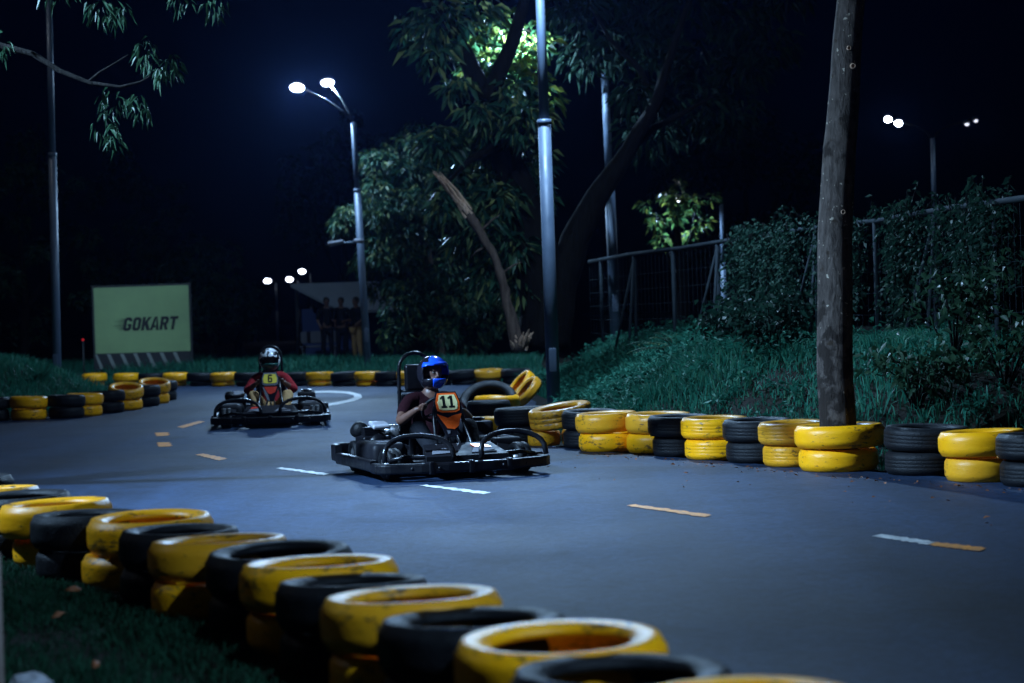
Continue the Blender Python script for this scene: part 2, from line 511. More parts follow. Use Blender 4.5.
class MB:
    """collects shapes, then links them as ONE mesh object"""

    def __init__(self):
        self.v, self.f, self.mi, self.sm = [], [], [], []

    def add(self, verts, faces, mat=0, smooth=False):
        o = len(self.v)
        self.v += [tuple(p) for p in verts]
        for q in faces:
            self.f.append(tuple(i + o for i in q))
            self.mi.append(mat)
            self.sm.append(smooth)
        return self

    def box(self, c, s, rot=None, bev=0.0, mat=0):
        if bev > 0:
            bm = bmesh.new()
            bmesh.ops.create_cube(bm, size=1.0)
            bmesh.ops.scale(bm, vec=s, verts=bm.verts)
            bmesh.ops.bevel(bm, geom=list(bm.edges), offset=bev, segments=3, profile=0.6, affect='EDGES')
            vs = [v.co.copy() for v in bm.verts]
            bm.verts.index_update()
            fs = [[v.index for v in f.verts] for f in bm.faces]
            bm.free()
        else:
            vs = [Vector((x * s[0] / 2, y * s[1] / 2, z * s[2] / 2)) for x in (-1, 1) for y in (-1, 1) for z in (-1, 1)]
            fs = [(0, 1, 3, 2), (4, 6, 7, 5), (0, 4, 5, 1), (2, 3, 7, 6), (0, 2, 6, 4), (1, 5, 7, 3)]
        m = rot.to_matrix() if hasattr(rot, 'to_matrix') else rot
        c = Vector(c)
        return self.add([(m @ p if m else p) + c for p in vs], fs, mat, bev > 0)

    def tube(self, pts, rad, n=10, mat=0, closed=False, caps=True, smooth=True, squash=None):
        pts = [Vector(p) for p in pts]
        k = len(pts)
        rr = rad if isinstance(rad, (list, tuple)) else [rad] * k
        rings, up = [], None
        vs, fs = [], []
        for i, p in enumerate(pts):
            if closed:
                t = pts[(i + 1) % k] - pts[i - 1]
            else:
                t = pts[min(i + 1, k - 1)] - pts[max(i - 1, 0)]
            if t.length < 1e-9:
                t = Vector((0, 0, 1))
            t.normalize()
            if up is None:
                up = Vector((0, 0, 1)) if abs(t.z) < 0.9 else Vector((1, 0, 0))
            u = (up - t * up.dot(t))
            if u.length < 1e-6:
                u = t.orthogonal()
            u.normalize()
            w = t.cross(u)
            up = u
            for j in range(n):
                a = 2 * PI * j / n
                sx, sy = (squash if squash else (1, 1))
                vs.append(p + (u * math.cos(a) * sx + w * math.sin(a) * sy) * rr[i])
        m = k if closed else k - 1
        for i in range(m):
            a, b = i * n, ((i + 1) % k) * n
            for j in range(n):
                j2 = (j + 1) % n
                fs.append((a + j, b + j, b + j2, a + j2))
        if caps and not closed:
            fs.append(tuple(range(n)))
            fs.append(tuple(reversed(range((k - 1) * n, k * n))))
        return self.add(vs, fs, mat, smooth)

    def lathe(self, prof, n=48, mat=0, closed=True, M=None, smooth=True, rmod=None):
        """profile of (r, z) turned about Z"""
        vs, fs = [], []
        k = len(prof)
        for j in range(n):
            a = 2 * PI * j / n
            for i, (r, z) in enumerate(prof):
                q = r + (rmod(i, j) if rmod else 0)
                p = Vector((q * math.cos(a), q * math.sin(a), z))
                vs.append(M @ p if M else p)
        m = k if closed else k - 1
        for j in range(n):
            j2 = (j + 1) % n
            for i in range(m):
                i2 = (i + 1) % k
                fs.append((j * k + i, j2 * k + i, j2 * k + i2, j * k + i2))
        return self.add(vs, fs, mat, smooth)

    def ball(self, c, r, n=14, mat=0, M=None):
        r = r if isinstance(r, (list, tuple)) else (r, r, r)
        vs, fs = [], []
        c = Vector(c)
        for i in range(n + 1):
            th = PI * i / n
            for j in range(n * 2):
                a = PI * j / n
                p = Vector((r[0] * math.sin(th) * math.cos(a), r[1] * math.sin(th) * math.sin(a), r[2] * math.cos(th)))
                vs.append((M @ p if M else p) + c)
        k = n * 2
        for i in range(n):
            for j in range(k):
                fs.append((i * k + j, (i + 1) * k + j, (i + 1) * k + (j + 1) % k, i * k + (j + 1) % k))
        return self.add(vs, fs, mat, True)

    def prism(self, outline, M, thick, mat=0, bev=0.0):
        """flat outline (x, y) in the plane of matrix M, given thickness along its z"""
        n = len(outline)
        vs = [M @ Vector((x, y, 0)) for x, y in outline] + [M @ Vector((x, y, thick)) for x, y in outline]
        fs = [tuple(reversed(range(n))), tuple(range(n, 2 * n))]
        for i in range(n):
            j = (i + 1) % n
            fs.append((i, j, n + j, n + i))
        return self.add(vs, fs, mat, False)

    def mesh(self, name, mats):
        me = bpy.data.meshes.new(name)
        me.from_pydata(self.v, [], self.f)
        for m in (mats if isinstance(mats, (list, tuple)) else [mats]):
            me.materials.append(m)
        me.polygons.foreach_set('material_index', self.mi)
        me.polygons.foreach_set('use_smooth', self.sm)
        me.update()
        return me

    def build(self, name, mats, parent=None, loc=(0, 0, 0), rot=(0, 0, 0)):
        o = bpy.data.objects.new(name, self.mesh(name, mats))
        COL.objects.link(o)
        o.location = loc
        o.rotation_euler = rot
        if parent is not None:
            o.parent = parent
        return o


def tag(o, label=None, cat=None, group=None, kind=None):
    if label:
        o['label'] = label
    if cat:
        o['category'] = cat
    if group:
        o['group'] = group
    if kind:
        o['kind'] = kind
    return o


def empty(name, loc=(0, 0, 0), rz=0.0):
    o = bpy.data.objects.new(name, None)
    COL.objects.link(o)
    o.location = loc
    o.rotation_euler = (0, 0, rz)
    o.empty_display_size = 0.2
    return o


def np_object(name, verts, tris, mat, parent=None, loc=(0, 0, 0), smooth=False):
    """triangles from numpy arrays as one mesh object"""
    me = bpy.data.meshes.new(name)
    nv, nf = len(verts), len(tris)
    me.vertices.add(nv)
    me.vertices.foreach_set('co', np.ascontiguousarray(verts, dtype=np.float32).ravel())
    me.loops.add(nf * 3)
    me.loops.foreach_set('vertex_index', np.ascontiguousarray(tris, dtype=np.int32).ravel())
    me.polygons.add(nf)
    me.polygons.foreach_set('loop_start', np.arange(0, nf * 3, 3, dtype=np.int32))
    if smooth:
        me.polygons.foreach_set('use_smooth', np.ones(nf, dtype=bool))
    me.materials.append(mat)
    me.update(calc_edges=True)
    me.validate()
    o = bpy.data.objects.new(name, me)
    COL.objects.link(o)
    o.location = loc
    if parent is not None:
        o.parent = parent
    return o


def unit(a):
    return a / np.maximum(np.linalg.norm(a, axis=1, keepdims=True), 1e-9)


def leaves(P, D, L, W, droop=0.3, up=None):
    """one pointed folded leaf per row: base P, direction D, length L, width W"""
    n = len(P)
    D = unit(D)
    ref = rng.normal(size=(n, 3)) if up is None else np.tile(np.array(up, float), (n, 1)) + rng.normal(size=(n, 3)) * 0.35
    S = unit(np.cross(D, ref))
    N = np.cross(S, D)
    L = L[:, None]
    W = W[:, None]
    mid = P + D * L * 0.45 + N * L * 0.05
    tip = P + D * L - np.array([0, 0, 1.0]) * L * droop
    a = mid + S * W * 0.5 + N * W * 0.18
    b = mid - S * W * 0.5 + N * W * 0.18
    V = np.stack([P, a, tip, b], axis=1).reshape(-1, 3)
    o = np.arange(n)[:, None] * 4
    T = np.concatenate([o + np.array([0, 1, 2]), o + np.array([0, 2, 3])], axis=0)
    return V, T


def blades(P, h, w, lean):
    """grass blades, bent: five vertices, three triangles each"""
    n = len(P)
    a = rng.uniform(0, 2 * PI, n)
    S = np.stack([np.cos(a), np.sin(a), np.zeros(n)], 1)
    b = rng.uniform(0, 2 * PI, n)
    Ld = np.stack([np.cos(b), np.sin(b), np.zeros(n)], 1) * (rng.uniform(0.1, 1.0, n) * lean)[:, None]
    Z = np.array([0, 0, 1.0])
    hh = h[:, None]
    ww = w[:, None]
    m = P + Z * hh * 0.6 + Ld * hh * 0.35
    t = P + Z * hh * (1.0 - 0.25 * lean) + Ld * hh
    V = np.stack([P - S * ww / 2, P + S * ww / 2, m - S * ww * 0.4, m + S * ww * 0.4, t], 1).reshape(-1, 3)
    o = np.arange(n)[:, None] * 5
    T = np.concatenate([o + np.array([0, 1, 3]), o + np.array([0, 3, 2]), o + np.array([2, 3, 4])], 0)
    return V, T


def join(parts):
    V, T, o = [], [], 0
    for v, t in parts:
        V.append(v)
        T.append(t + o)
        o += len(v)
    return np.concatenate(V), np.concatenate(T)


# ------------------------------------------------------------------ terrain
RIGHT_EDGE = [(6.2, -10), (5.6, 6), (4.6, 12.4), (3.9, 14.4), (3.2, 15.6), (2.3, 16.9), (1.5, 18.3), (0.8, 19.5), (0.3, 20.6), (0.05, 22.5),
              (0.25, 27), (0.35, 31), (0.0, 35.5), (-0.2, 40.0), (-1.5, 40.9), (-4.1, 42.4), (-6.5, 44.5), (-9.4, 47.2), (-14, 51), (-24, 58)]
LEFT_NEAR = [(1.5, -10), (1.15, 2.6), (0.75, 4.9), (-0.15, 6.8), (-1.15, 8.85), (-2.25, 10.9), (-3.4, 12.85), (-5.3, 15.2), (-9, 17.9), (-16, 20.3), (-26, 21.3)]
ISLAND = [(-26, 26.5), (-16, 27.0), (-10, 28.2), (-8.4, 29.2), (-7.6, 30.6), (-6.7, 32.9), (-6.35, 34.6), (-6.35, 35.8), (-6.9, 36.9), (-9.5, 39.2), (-14, 43), (-26, 52)]


def smooth(a, b, x):
    t = np.clip((x - a) / (b - a), 0, 1)
    return t * t * (3 - 2 * t)


def side_dist(poly, X, Y):
    """signed distance to an open polyline; positive on its right-hand side when walked in order"""
    best = np.full(X.shape, 1e9)
    sg = np.ones(X.shape)
    for (x0, y0), (x1, y1) in zip(poly[:-1], poly[1:]):
        dx, dy = x1 - x0, y1 - y0
        t = np.clip(((X - x0) * dx + (Y - y0) * dy) / (dx * dx + dy * dy), 0, 1)
        px, py = x0 + t * dx, y0 + t * dy
        d = np.hypot(X - px, Y - py)
        s = np.sign(dy * (X - x0) - dx * (Y - y0))
        m = d < best - 1e-9
        best = np.where(m, d, best)
        sg = np.where(m, s, sg)
    return best * np.where(sg == 0, 1, sg)


def bumps(X, Y):
    return (np.sin(X * 1.7 + 0.6 * Y) * np.sin(Y * 1.3 - 0.4 * X + 1.0) * 0.5 + np.sin(X * 3.9 + 1.3) * np.sin(Y * 3.3 + X) * 0.28
            + np.sin(X * 7.1 - Y * 2.2) * np.sin(Y * 6.7 + 0.5) * 0.14)


def height(X, Y):
    X = np.asarray(X, float)
    Y = np.asarray(Y, float)
    h = np.full(X.shape, -0.03)
    s = side_dist(RIGHT_EDGE, X, Y)
    amp = 0.30 + 0.62 * smooth(14.5, 20.5, Y) - 0.62 * smooth(36.5, 42, Y)
    h = np.where(s > 0, -0.03 + smooth(0.1, 2.5, s) * (amp + 0.09 * bumps(X, Y)), h)
    isl = -side_dist(ISLAND, X, Y)
    isl = np.where((X < -5.8) & (isl > 0) & (Y > 26) & (Y < 55), isl, 0)
    h = np.where(isl > 0, -0.03 + smooth(0.1, 2.6, isl) * (0.82 + 0.10 * bumps(X, Y)), h)
    ln = -side_dist(LEFT_NEAR, X, Y)
    h = np.where((ln > 0) & (Y < 21), -0.03 + smooth(0.0, 0.5, ln) * (0.05 + 0.03 * bumps(X, Y)), h)
    return h


def ground_z(x, y):
    return float(height(np.array([x]), np.array([y]))[0])


def make_ground():
    xs = np.concatenate([np.array([-900, -500, -250, -120, -70, -45]), np.arange(-30, 18.01, 0.25), np.array([24, 40, 70, 120, 250, 500, 900])])
    ys = np.concatenate([np.array([-300, -100, -40, -15]), np.arange(-6, 60.01, 0.25), np.array([70, 90, 130, 200, 400, 900, 1500])])
    X, Y = np.meshgrid(xs, ys)
    Z = height(X, Y)
    nx, ny = len(xs), len(ys)
    V = np.stack([X, Y, Z], 2).reshape(-1, 3)
    i = (np.arange(ny - 1)[:, None] * nx + np.arange(nx - 1)[None, :]).ravel()
    T = np.concatenate([np.stack([i, i + 1, i + nx + 1], 1), np.stack([i, i + nx + 1, i + nx], 1)], 0)
    o = np_object('ground', V, T, MT['soil'], smooth=True)
    tag(o, kind='structure')


make_ground()

# road: one sheet between the barriers, following them
def make_road():
    bm = bmesh.new()
    outline = RIGHT_EDGE + [(-26, 52)] + list(reversed(ISLAND))[1:] + list(reversed(LEFT_NEAR))
    vs = [bm.verts.new((x, y, 0.0)) for x, y in outline]
    f = bm.faces.new(vs)
    if f.normal.z < 0:
        f.normal_flip()
    bmesh.ops.triangulate(bm, faces=[f])
    bm.normal_update()
    for q in bm.faces:
        if q.normal.z < 0:
            q.normal_flip()
    me = bpy.data.meshes.new('road')
    bm.to_mesh(me)
    bm.free()
    me.materials.append(MT['asphalt'])
    o = bpy.data.objects.new('road', me)
    COL.objects.link(o)
    tag(o, kind='structure')


make_road()


def marking(quads, mat, label):
    mb = MB()
    for q in quads:
        a, b, c, d = [Vector(((g_ := gp(x, y, 0.005)).x, g_.y, 0.005)) for x, y in q]
        # the long sides run a-d and b-c or a-b and d-c
        if (a - b).length > (a - d).length:
            a, b, c, d = b, c, d, a
        n = 22
        L0, R0 = [], []
        w = (b - a).normalized()
        ln = (d - a).normalized()
        for k in range(n + 1):
            t = k / n
            e0 = random.uniform(-.012, .012) + 0.012 * math.sin(k * 1.9)
            e1 = random.uniform(-.012, .012) + 0.012 * math.sin(k * 1.3 + 2)
            L0.append(a.lerp(d, t) + w * e0)
            R0.append(b.lerp(c, t) + w * e1)
        for k in range(n):
            mb.add([L0[k], R0[k], R0[k + 1], L0[k + 1]], [(0, 1, 2, 3)], 0)
    o = mb.build('road_marking', MT[mat])
    tag(o, label, 'road marking', kind='structure')
    bm = bmesh.new()
    bm.from_mesh(o.data)
    for f in bm.faces:
        f.normal_update()
        if f.normal.z < 0:
            f.normal_flip()
    bm.to_mesh(o.data)
    bm.free()


marking([[(276, 468.2), (282, 467.2), (330, 473.6), (324, 475.2)]], 'white_line', None)
marking([[(419, 485.5), (426, 484.6), (491, 492.2), (484, 494.0)]], 'white_line', None)
marking([[(626, 505.5), (634, 504.2), (713, 514.6), (705, 516.8)]], 'yellow_line', None)
marking([[(872, 536), (882, 534), (936, 541.8), (928, 544.6)]], 'white_line', None)
marking([[(928, 544.8), (936, 542.0), (987, 547.6), (979, 551)]], 'yellow_line', None)
marking([[(177, 426.8), (199, 420.8), (205, 421.6), (183, 428)]], 'yellow_line', None)
marking([[(195, 454.6), (203, 453.4), (228, 458.4), (219, 460.4)]], 'yellow_line', None)
marking([[(155, 432.6), (168, 432.2), (169, 435.6), (157, 436.2)]], 'yellow_line', None)
marking([[(157, 442.4), (170, 442.0), (172, 446.2), (159, 446.8)]], 'yellow_line', None)


def arc_line():
    outer = [(303, 391.5), (330, 390.6), (350, 391.6), (361, 394.4), (362, 397.6), (354, 401), (338, 404.4), (318, 407), (300, 409)]
    inner = [(303, 393.3), (329, 392.5), (346, 393.3), (354, 395.2), (354, 397.4), (347, 400), (333, 402.6), (314, 405.2), (300, 406.8)]
    mb = MB()
    for i in range(len(outer) - 1):
        q = [gp(*outer[i], 0.005), gp(*outer[i + 1], 0.005), gp(*inner[i + 1], 0.005), gp(*inner[i], 0.005)]
        mb.add([(p.x, p.y, 0.005) for p in q], [(3, 2, 1, 0)], 0)
    o = mb.build('road_marking', MT['white_line'])
    tag(o, kind='structure')


arc_line()

# ------------------------------------------------------------------ tyres


def tyre_profile(Rt, w, hole=0.6, grooves=3, gd=0.007, flat=0.74):
    """closed (r, z) loop of a tyre lying flat, base at z = 0"""
    hw = w / 2
    tw = hw * flat
    pts = []
    # inner bead bottom -> sidewall bottom -> tread -> sidewall top -> bead top -> hollow inside
    b = hole * Rt
    pts += [(b, hw - hw * 0.62), (b + 0.006, hw - hw * 0.80), (b + 0.12 * Rt, hw - hw * 0.93), (b + 0.22 * Rt, hw - hw), (0.93 * Rt, hw - hw * 0.96), (0.975 * Rt, hw - tw * 1.06), (Rt * 0.995, hw - tw * 0.92)]
    edges = []
    n = grooves
    step = 2 * tw * 0.92 / (n + 1)
    z = hw - tw * 0.92
    for k in range(n):
        z = hw - tw * 0.92 + step * (k + 1)
        g = 0.006
        edges += [(Rt, z - g), (Rt - gd, z - g * 0.6), (Rt - gd, z + g * 0.6), (Rt, z + g)]
    if n == 0:
        edges = [(Rt * 1.002, hw - tw * .5), (Rt * 1.004, hw), (Rt * 1.002, hw + tw * .5)]
    pts += edges
    top = [(r, w - q) for r, q in reversed(pts[:7])]
    pts = pts + top
    # hollow inside
    inner = [(b + 0.015, w - hw * 0.50), (b + 0.16 * Rt, w - hw * 0.28), (0.88 * Rt, w - hw * 0.30), (0.93 * Rt, hw), (0.88 * Rt, hw * 0.30), (b + 0.16 * Rt, hw * 0.28), (b + 0.015, hw * 0.50)]
    return pts + inner


def tyre_mesh(name, mat, kind):
    mb = MB()
    if kind == 'rounded':
        pr = tyre_profile(0.5, 0.27, 0.65, 0, 0.0, 0.62)
        mb.lathe(pr, 64)
    elif kind == 'ribbed':
        pr = tyre_profile(0.5, 0.28, 0.60, 3, 0.0014, 0.68)
        mb.lathe(pr, 64)
    else:
        pr = tyre_profile(0.5, 0.29, 0.58, 2, 0.010, 0.80)
        mx = max(r for r, z in pr)
        mb.lathe(pr, 144, rmod=lambda i, j: (-0.013 if (j % 6) in (0, 1) and pr[i][0] > 0.955 * mx and (pr[i][1] < 0.09 or pr[i][1] > 0.20) else 0.0))
    return mb.mesh(name, MT[mat])


TM = {(c, k): tyre_mesh('tyre', {'yellow': 'yellow', 'black': 'rubber'}[c], k) for c in ('yellow', 'black') for k in ('rounded', 'ribbed', 'lugged')}


def tyre(x, y, z, dia, wid, colour, kind, label, group, tilt=(0, 0), rz=None):
    o = bpy.data.objects.new('tyre', TM[(colour, kind)])
    COL.objects.link(o)
    hw = {'rounded': 0.27, 'ribbed': 0.28, 'lugged': 0.29}[kind]
    o.scale = (dia, dia, wid / hw)
    o.location = (x, y, z)
    o.rotation_euler = (tilt[0], tilt[1], random.uniform(0, 6.28) if rz is None else rz)
    tag(o, label, 'tyre', group)
    return o


def relax(P, rad, it=60, fix=(), pull=0.05):
    home = [tuple(p) for p in P]
    P = [list(p) for p in P]
    for _ in range(it):
        for i in range(len(P)):
            P[i][0] += (home[i][0] - P[i][0]) * pull
            P[i][1] += (home[i][1] - P[i][1]) * pull
        for i in range(len(P)):
            for j in range(i + 1, len(P)):
                dx, dy = P[j][0] - P[i][0], P[j][1] - P[i][1]
                d = math.hypot(dx, dy)
                need = rad[i] + rad[j]
                if d < need and d > 1e-6:
                    k = (need - d) / 2 / d * 0.6
                    if i not in fix:
                        P[i][0] -= dx * k
                        P[i][1] -= dy * k
                    if j not in fix:
                        P[j][0] += dx * k
                        P[j][1] += dy * k
    return P


ORD = ['first', 'second', 'third', 'fourth', 'fifth', 'sixth', 'seventh', 'eighth', 'ninth', 'tenth', 'eleventh', 'twelfth', 'thirteenth', 'fourteenth', 'fifteenth', 'sixteenth', 'seventeenth', 'eighteenth']

# --- barrier on the right: (left pixel, front ground pixel, diameter, colour, tread, width)
RB = [(497, 445, .62, 'black', 'ribbed'), (531, 447.5, .66, 'yellow', 'lugged'), (567, 450.5, .58, 'black', 'ribbed'), (587, 453, .62, 'yellow', 'rounded'),
      (617, 455, .64, 'yellow', 'rounded'), (647, 458, .60, 'black', 'ribbed'), (686, 461.5, .62, 'yellow', 'ribbed'), (731, 465.5, .62, 'black', 'ribbed'),
      (758, 469, .62, 'yellow', 'ribbed'), (796, 474.5, .74, 'yellow', 'rounded'), (884, 478, .68, 'black', 'ribbed'), (941, 485, .66, 'yellow', 'rounded'),
      (1002, 490, .66, 'black', 'ribbed'), (1062, 498, .64, 'yellow', 'ribbed'), (1130, 506, .64, 'black', 'rounded')]
pos = []
for l, yb, dia, c, k in RB:
    p = gp(l, yb)
    cy = p.y + dia / 2
    q = at(l, yb, cy)
    pos.append((q.x + dia / 2, cy))
pos = relax(pos, [d[2] / 2 * 0.97 for d in RB], fix=(9,))
TREE_XY = pos[9]
rg = 'tyres stacked along the right barrier'
lab_right = [
    ('black upper tyre at the far end of the right barrier, beside kart 11', 'black lower tyre at the far end of the right barrier, beside kart 11'),
    ('muddy yellow tyre with chunky tread, tilted on two small yellow tyres', None),
    ('narrow black upper tyre just right of the tilted muddy yellow tyre', 'narrow black lower tyre just right of the two small yellow tyres'),
    ('yellow upper tyre, left one of the two adjoining yellow stacks', 'yellow lower tyre, left one of the two adjoining yellow stacks'),
    ('yellow upper tyre showing its open ring, right one of the two adjoining yellow stacks', 'yellow lower tyre, right one of the two adjoining yellow stacks'),
    ('black upper tyre between the open-ringed yellow tyre and the ribbed yellow stack', 'black lower tyre between the open-ringed yellow stack and the ribbed yellow stack'),
    ('ribbed yellow upper tyre standing between two black stacks', 'ribbed yellow lower tyre standing between two black stacks'),
    ('black upper tyre with open dark ring, second stack left of the tree trunk', 'black lower tyre, second stack left of the tree trunk'),
    ('yellow upper tyre with leaves in its hole, next left of the tree trunk', 'dirty yellow lower tyre, next left of the tree trunk'),
    ('large yellow upper tyre ringing the base of the tree trunk', 'yellow lower tyre under the ring round the tree trunk'),
    ('black upper tyre with open hole, next right of the tree trunk', 'black lower tyre in shadow, next right of the tree trunk'),
    ('yellow upper tyre, second stack right of the tree trunk', 'yellow lower tyre, second stack right of the tree trunk'),
    ('black upper tyre, third stack right of the tree trunk, cut by the frame', 'black lower tyre, third stack right of the tree trunk'),
]
for i, ((l, yb, dia, c, k), (x, y)) in enumerate(zip(RB, pos)):
    if i > 12:
        lt, lb = ('%s upper tyre, %s stack right of the tree trunk' % (c, ORD[i - 10]), '%s lower tyre, %s stack right of the tree trunk' % (c, ORD[i - 10]))
    else:
        lt, lb = lab_right[i]
    jx, jy = random.uniform(-.045, .045), random.uniform(-.03, .03)
    w = 0.185
    if i == 1:
        # two small tyres under the tilted muddy one
        tyre(x - 0.19, y - 0.02, 0, .34, .15, 'yellow', 'rounded', 'small yellow tyre under the tilted muddy tyre, left of the pair', rg)
        tyre(x + 0.17, y - 0.06, 0, .36, .16, 'yellow', 'rounded', 'small yellow tyre under the tilted muddy tyre, right of the pair', rg)
        tyre(x, y, 0.205, dia, .20, c, k, lt, rg, (R(5), R(-8)), rz=0)
        continue
    bw = 0.88 if i in (5, 8, 9, 11) else 0.97
    tyre(x + jx * 0.5, y + jy * 0.5, 0, dia * bw, w * 0.98, c, 'ribbed' if k == 'lugged' else k, lb, rg, rz=random.uniform(0, 6))
    if i == 9:
        jx, jy = 0, 0
    tyre(x + jx, y + jy, w + 0.004, dia, w, c, k, lt, rg, (R(random.uniform(-1.6, 1.6)), R(random.uniform(-2.2, 2.2))))

# --- loose tyres at the end of that barrier, near the apex
ge = 'loose tyres heaped at the apex'
p = gp(488, 420)
tyre(-0.30, 23.6, 0.0, .60, .18, 'yellow', 'rounded', 'yellow tyre lying under the big leaning black tyre', ge)
tyre(-0.30, 23.65, 0.185, .52, .17, 'black', 'rounded', 'black tyre lying on the yellow one behind the number 11 panel', ge)
q = at(489, 401, 25.2)
tyre(q.x, q.y, q.z - 0.12, .76, .20, 'black', 'rounded', 'big black tyre leaning back and showing its round hole', ge, (R(40), R(-6)), rz=0)
q = at(492, 412, 24.4)
tyre(q.x + 0.06, q.y + 0.55, 0.0, .62, .18, 'black', 'ribbed', 'black tyre lying flat beneath the big leaning black tyre', ge)
tyre(q.x + 0.06, q.y + 0.60, 0.19, .58, .17, 'yellow', 'rounded', 'yellow tyre propping the big leaning black tyre', ge)
q = at(524, 383, 29.0)
tyre(q.x, q.y, q.z - 0.10, .54, .15, 'yellow', 'rounded', 'yellow tyre leaning steeply against the grass bank, upper of the leaning pair', ge, (R(12), R(-48)), rz=0)
q = at(530, 388, 28.4)
tyre(q.x, q.y, q.z - 0.10, .52, .14, 'yellow', 'rounded', 'yellow tyre leaning steeply against the grass bank, lower of the leaning pair', ge, (R(12), R(-46)), rz=0)

# --- barrier in the foreground on the left: (left px, right px, y of the top ring, colour, tread)
NB = [(-120, -30, 466, 'yellow', 'rounded'), (-70, 6, 472, 'black', 'rounded'), (-50, 44, 487, 'yellow', 'rounded'), (-22, 52, 490, 'black', 'rounded'), (0, 112, 500, 'yellow', 'rounded'),
      (44, 150, 510, 'black', 'rounded'), (74, 203, 513, 'yellow', 'rounded'), (124, 245, 526, 'black', 'rounded'), (140, 286, 533, 'yellow', 'rounded'), (206, 355, 545, 'black', 'rounded'),
      (238, 400, 559, 'yellow', 'rounded'), (279, 430, 575, 'black', 'rounded'), (320, 507, 592, 'yellow', 'rounded'), (385, 580, 613, 'black', 'rounded'), (443, 665, 634, 'yellow', 'rounded'),
      (515, 742, 660, 'black', 'rounded'), (612, 850, 690, 'yellow', 'rounded'), (700, 960, 725, 'black', 'rounded')]
npos, nr = [], []
for l, r_, yt, c, k in NB:
    p = gp((l + r_) / 2, yt, 0.37)
    dia = (r_ - l) * p.y / F
    dia = min(max(dia, 0.60), 0.66) if l > -20 else 0.62
    npos.append((p.x, p.y))
    nr.append(dia / 2)
npos = relax(npos, [a * 0.94 for a in nr], pull=0.12)
ng = 'tyres stacked along the near left barrier'
tot = len(NB)
for i, ((l, r_, yt, c, k), (x, y), a) in enumerate(zip(NB, npos, nr)):
    n_from_front = tot - i
    lt = '%s upper tyre of the near left barrier, %s stack from its bottom right end' % (c, ORD[n_from_front - 1])
    lb = lt.replace('upper', 'lower')
    w = 0.185 if c == 'yellow' else 0.18
    ww = w * (1.0 if i != 8 else 0.95)
    tyre(x + random.uniform(-.05, .05), y + random.uniform(-.03, .03), 0.0, 2 * a * random.uniform(0.88, 0.98), w * 0.92, c, k, lb, ng)
    tyre(x, y, w * 0.92 + 0.006, 2 * a, ww, c, k, lt, ng, (R(random.uniform(-1.8, 1.8)), R(random.uniform(-1.8, 1.8))))

# --- barrier across the far side of the bend
fg = 'tyres stacked along the far barrier'
FB = []
for i, px in enumerate([-60, -36, -12, 12, 40, 66, 92, 124, 149, 174, 198, 222, 246, 270, 295, 319, 344, 368, 393, 415, 439, 463, 488, 506]):
    FB.append(px)
yel = {-60, -12, 40, 92, 124, 174, 222, 270, 319, 368, 415, 463 + 25}
last_c = None
fp = []
for px in FB:
    yb = 386.5 if px < 400 else 386.5 - (px - 400) * 0.022
    p = gp(px, yb)
    fp.append((p.x, p.y + 0.31))
fp = relax(fp, [0.285] * len(fp))
for i, (px, (x, y)) in enumerate(zip(FB, fp)):
    c = 'yellow' if px in yel else 'black'
    d = .60
    n = i - 6
    if n >= 0:
        what = '%s from the sign end' % ORD[n] if n < 9 else '%s stack from the grass bank end' % ORD[len(FB) - 1 - i]
    else:
        what = 'behind the left island, %s stack beyond the sign' % ORD[-n - 1]
    tyre(x + random.uniform(-.03, .03), y, 0, d * .84, .10, c, 'rounded', '%s lower tyre of the far barrier, %s' % (c, what), fg)
    tyre(x, y, 0.105, d, .19, c, 'rounded', '%s upper tyre of the far barrier, %s' % (c, what), fg, (R(random.uniform(-2, 2)), R(random.uniform(-3, 3))))

# --- barrier round the grass island on the left: (left px, right px, ground px, colour)
IB = [(-60, -30, 424, 'black'), (-28, 8, 422, 'black'), (8, 44, 420.5, 'yellow'), (42, 72, 419, 'black'), (62, 96, 417, 'yellow'), (92, 116, 413.5, 'black'), (108, 138, 410.5, 'yellow'),
      (130, 152, 407, 'black'), (140, 163, 404, 'yellow'), (150, 169, 401, 'black')]
ip, ir = [], []
for l, r_, yb, c in IB:
    p = gp((l + r_) / 2, yb)
    ip.append((p.x, p.y + 0.28))
    ir.append(0.285)
ip = relax(ip, ir)
ig = 'tyres stacked round the left grass island'
names = ['outermost black', 'black at the frame edge', 'yellow just inside the frame edge', 'black right of the first yellow stack', 'second yellow', 'black next to the second yellow stack', 'yellow with tilted open ring', 'black before the tip',
         'yellow ring at the tip', 'black at the very tip']
for i, ((l, r_, yb, c), (x, y)) in enumerate(zip(IB, ip)):
    tl = (R(random.uniform(-2, 2)), R(random.uniform(-2, 2)))
    if i in (6, 8):
        tl = (R(13), R(5))
    tyre(x, y, 0, .54, .17, c, 'rounded', '%s lower tyre of the grass island barrier, %s' % (c, names[i] if 'stack' in names[i] else names[i] + ' stack'), ig)
    tyre(x, y, 0.175 + (0.045 if i in (6, 8) else 0), .58, .18, c, 'rounded', '%s upper tyre of the grass island barrier, %s' % (c, names[i] if 'stack' in names[i] else names[i] + ' stack'), ig, tl, rz=0)

# ------------------------------------------------------------------ lamp posts
LIGHT_COL = (0.38, 0.645, 1.0)


def aim(o, d):
    o.rotation_euler = Vector(d).to_track_quat('-Z', 'Y').to_euler()


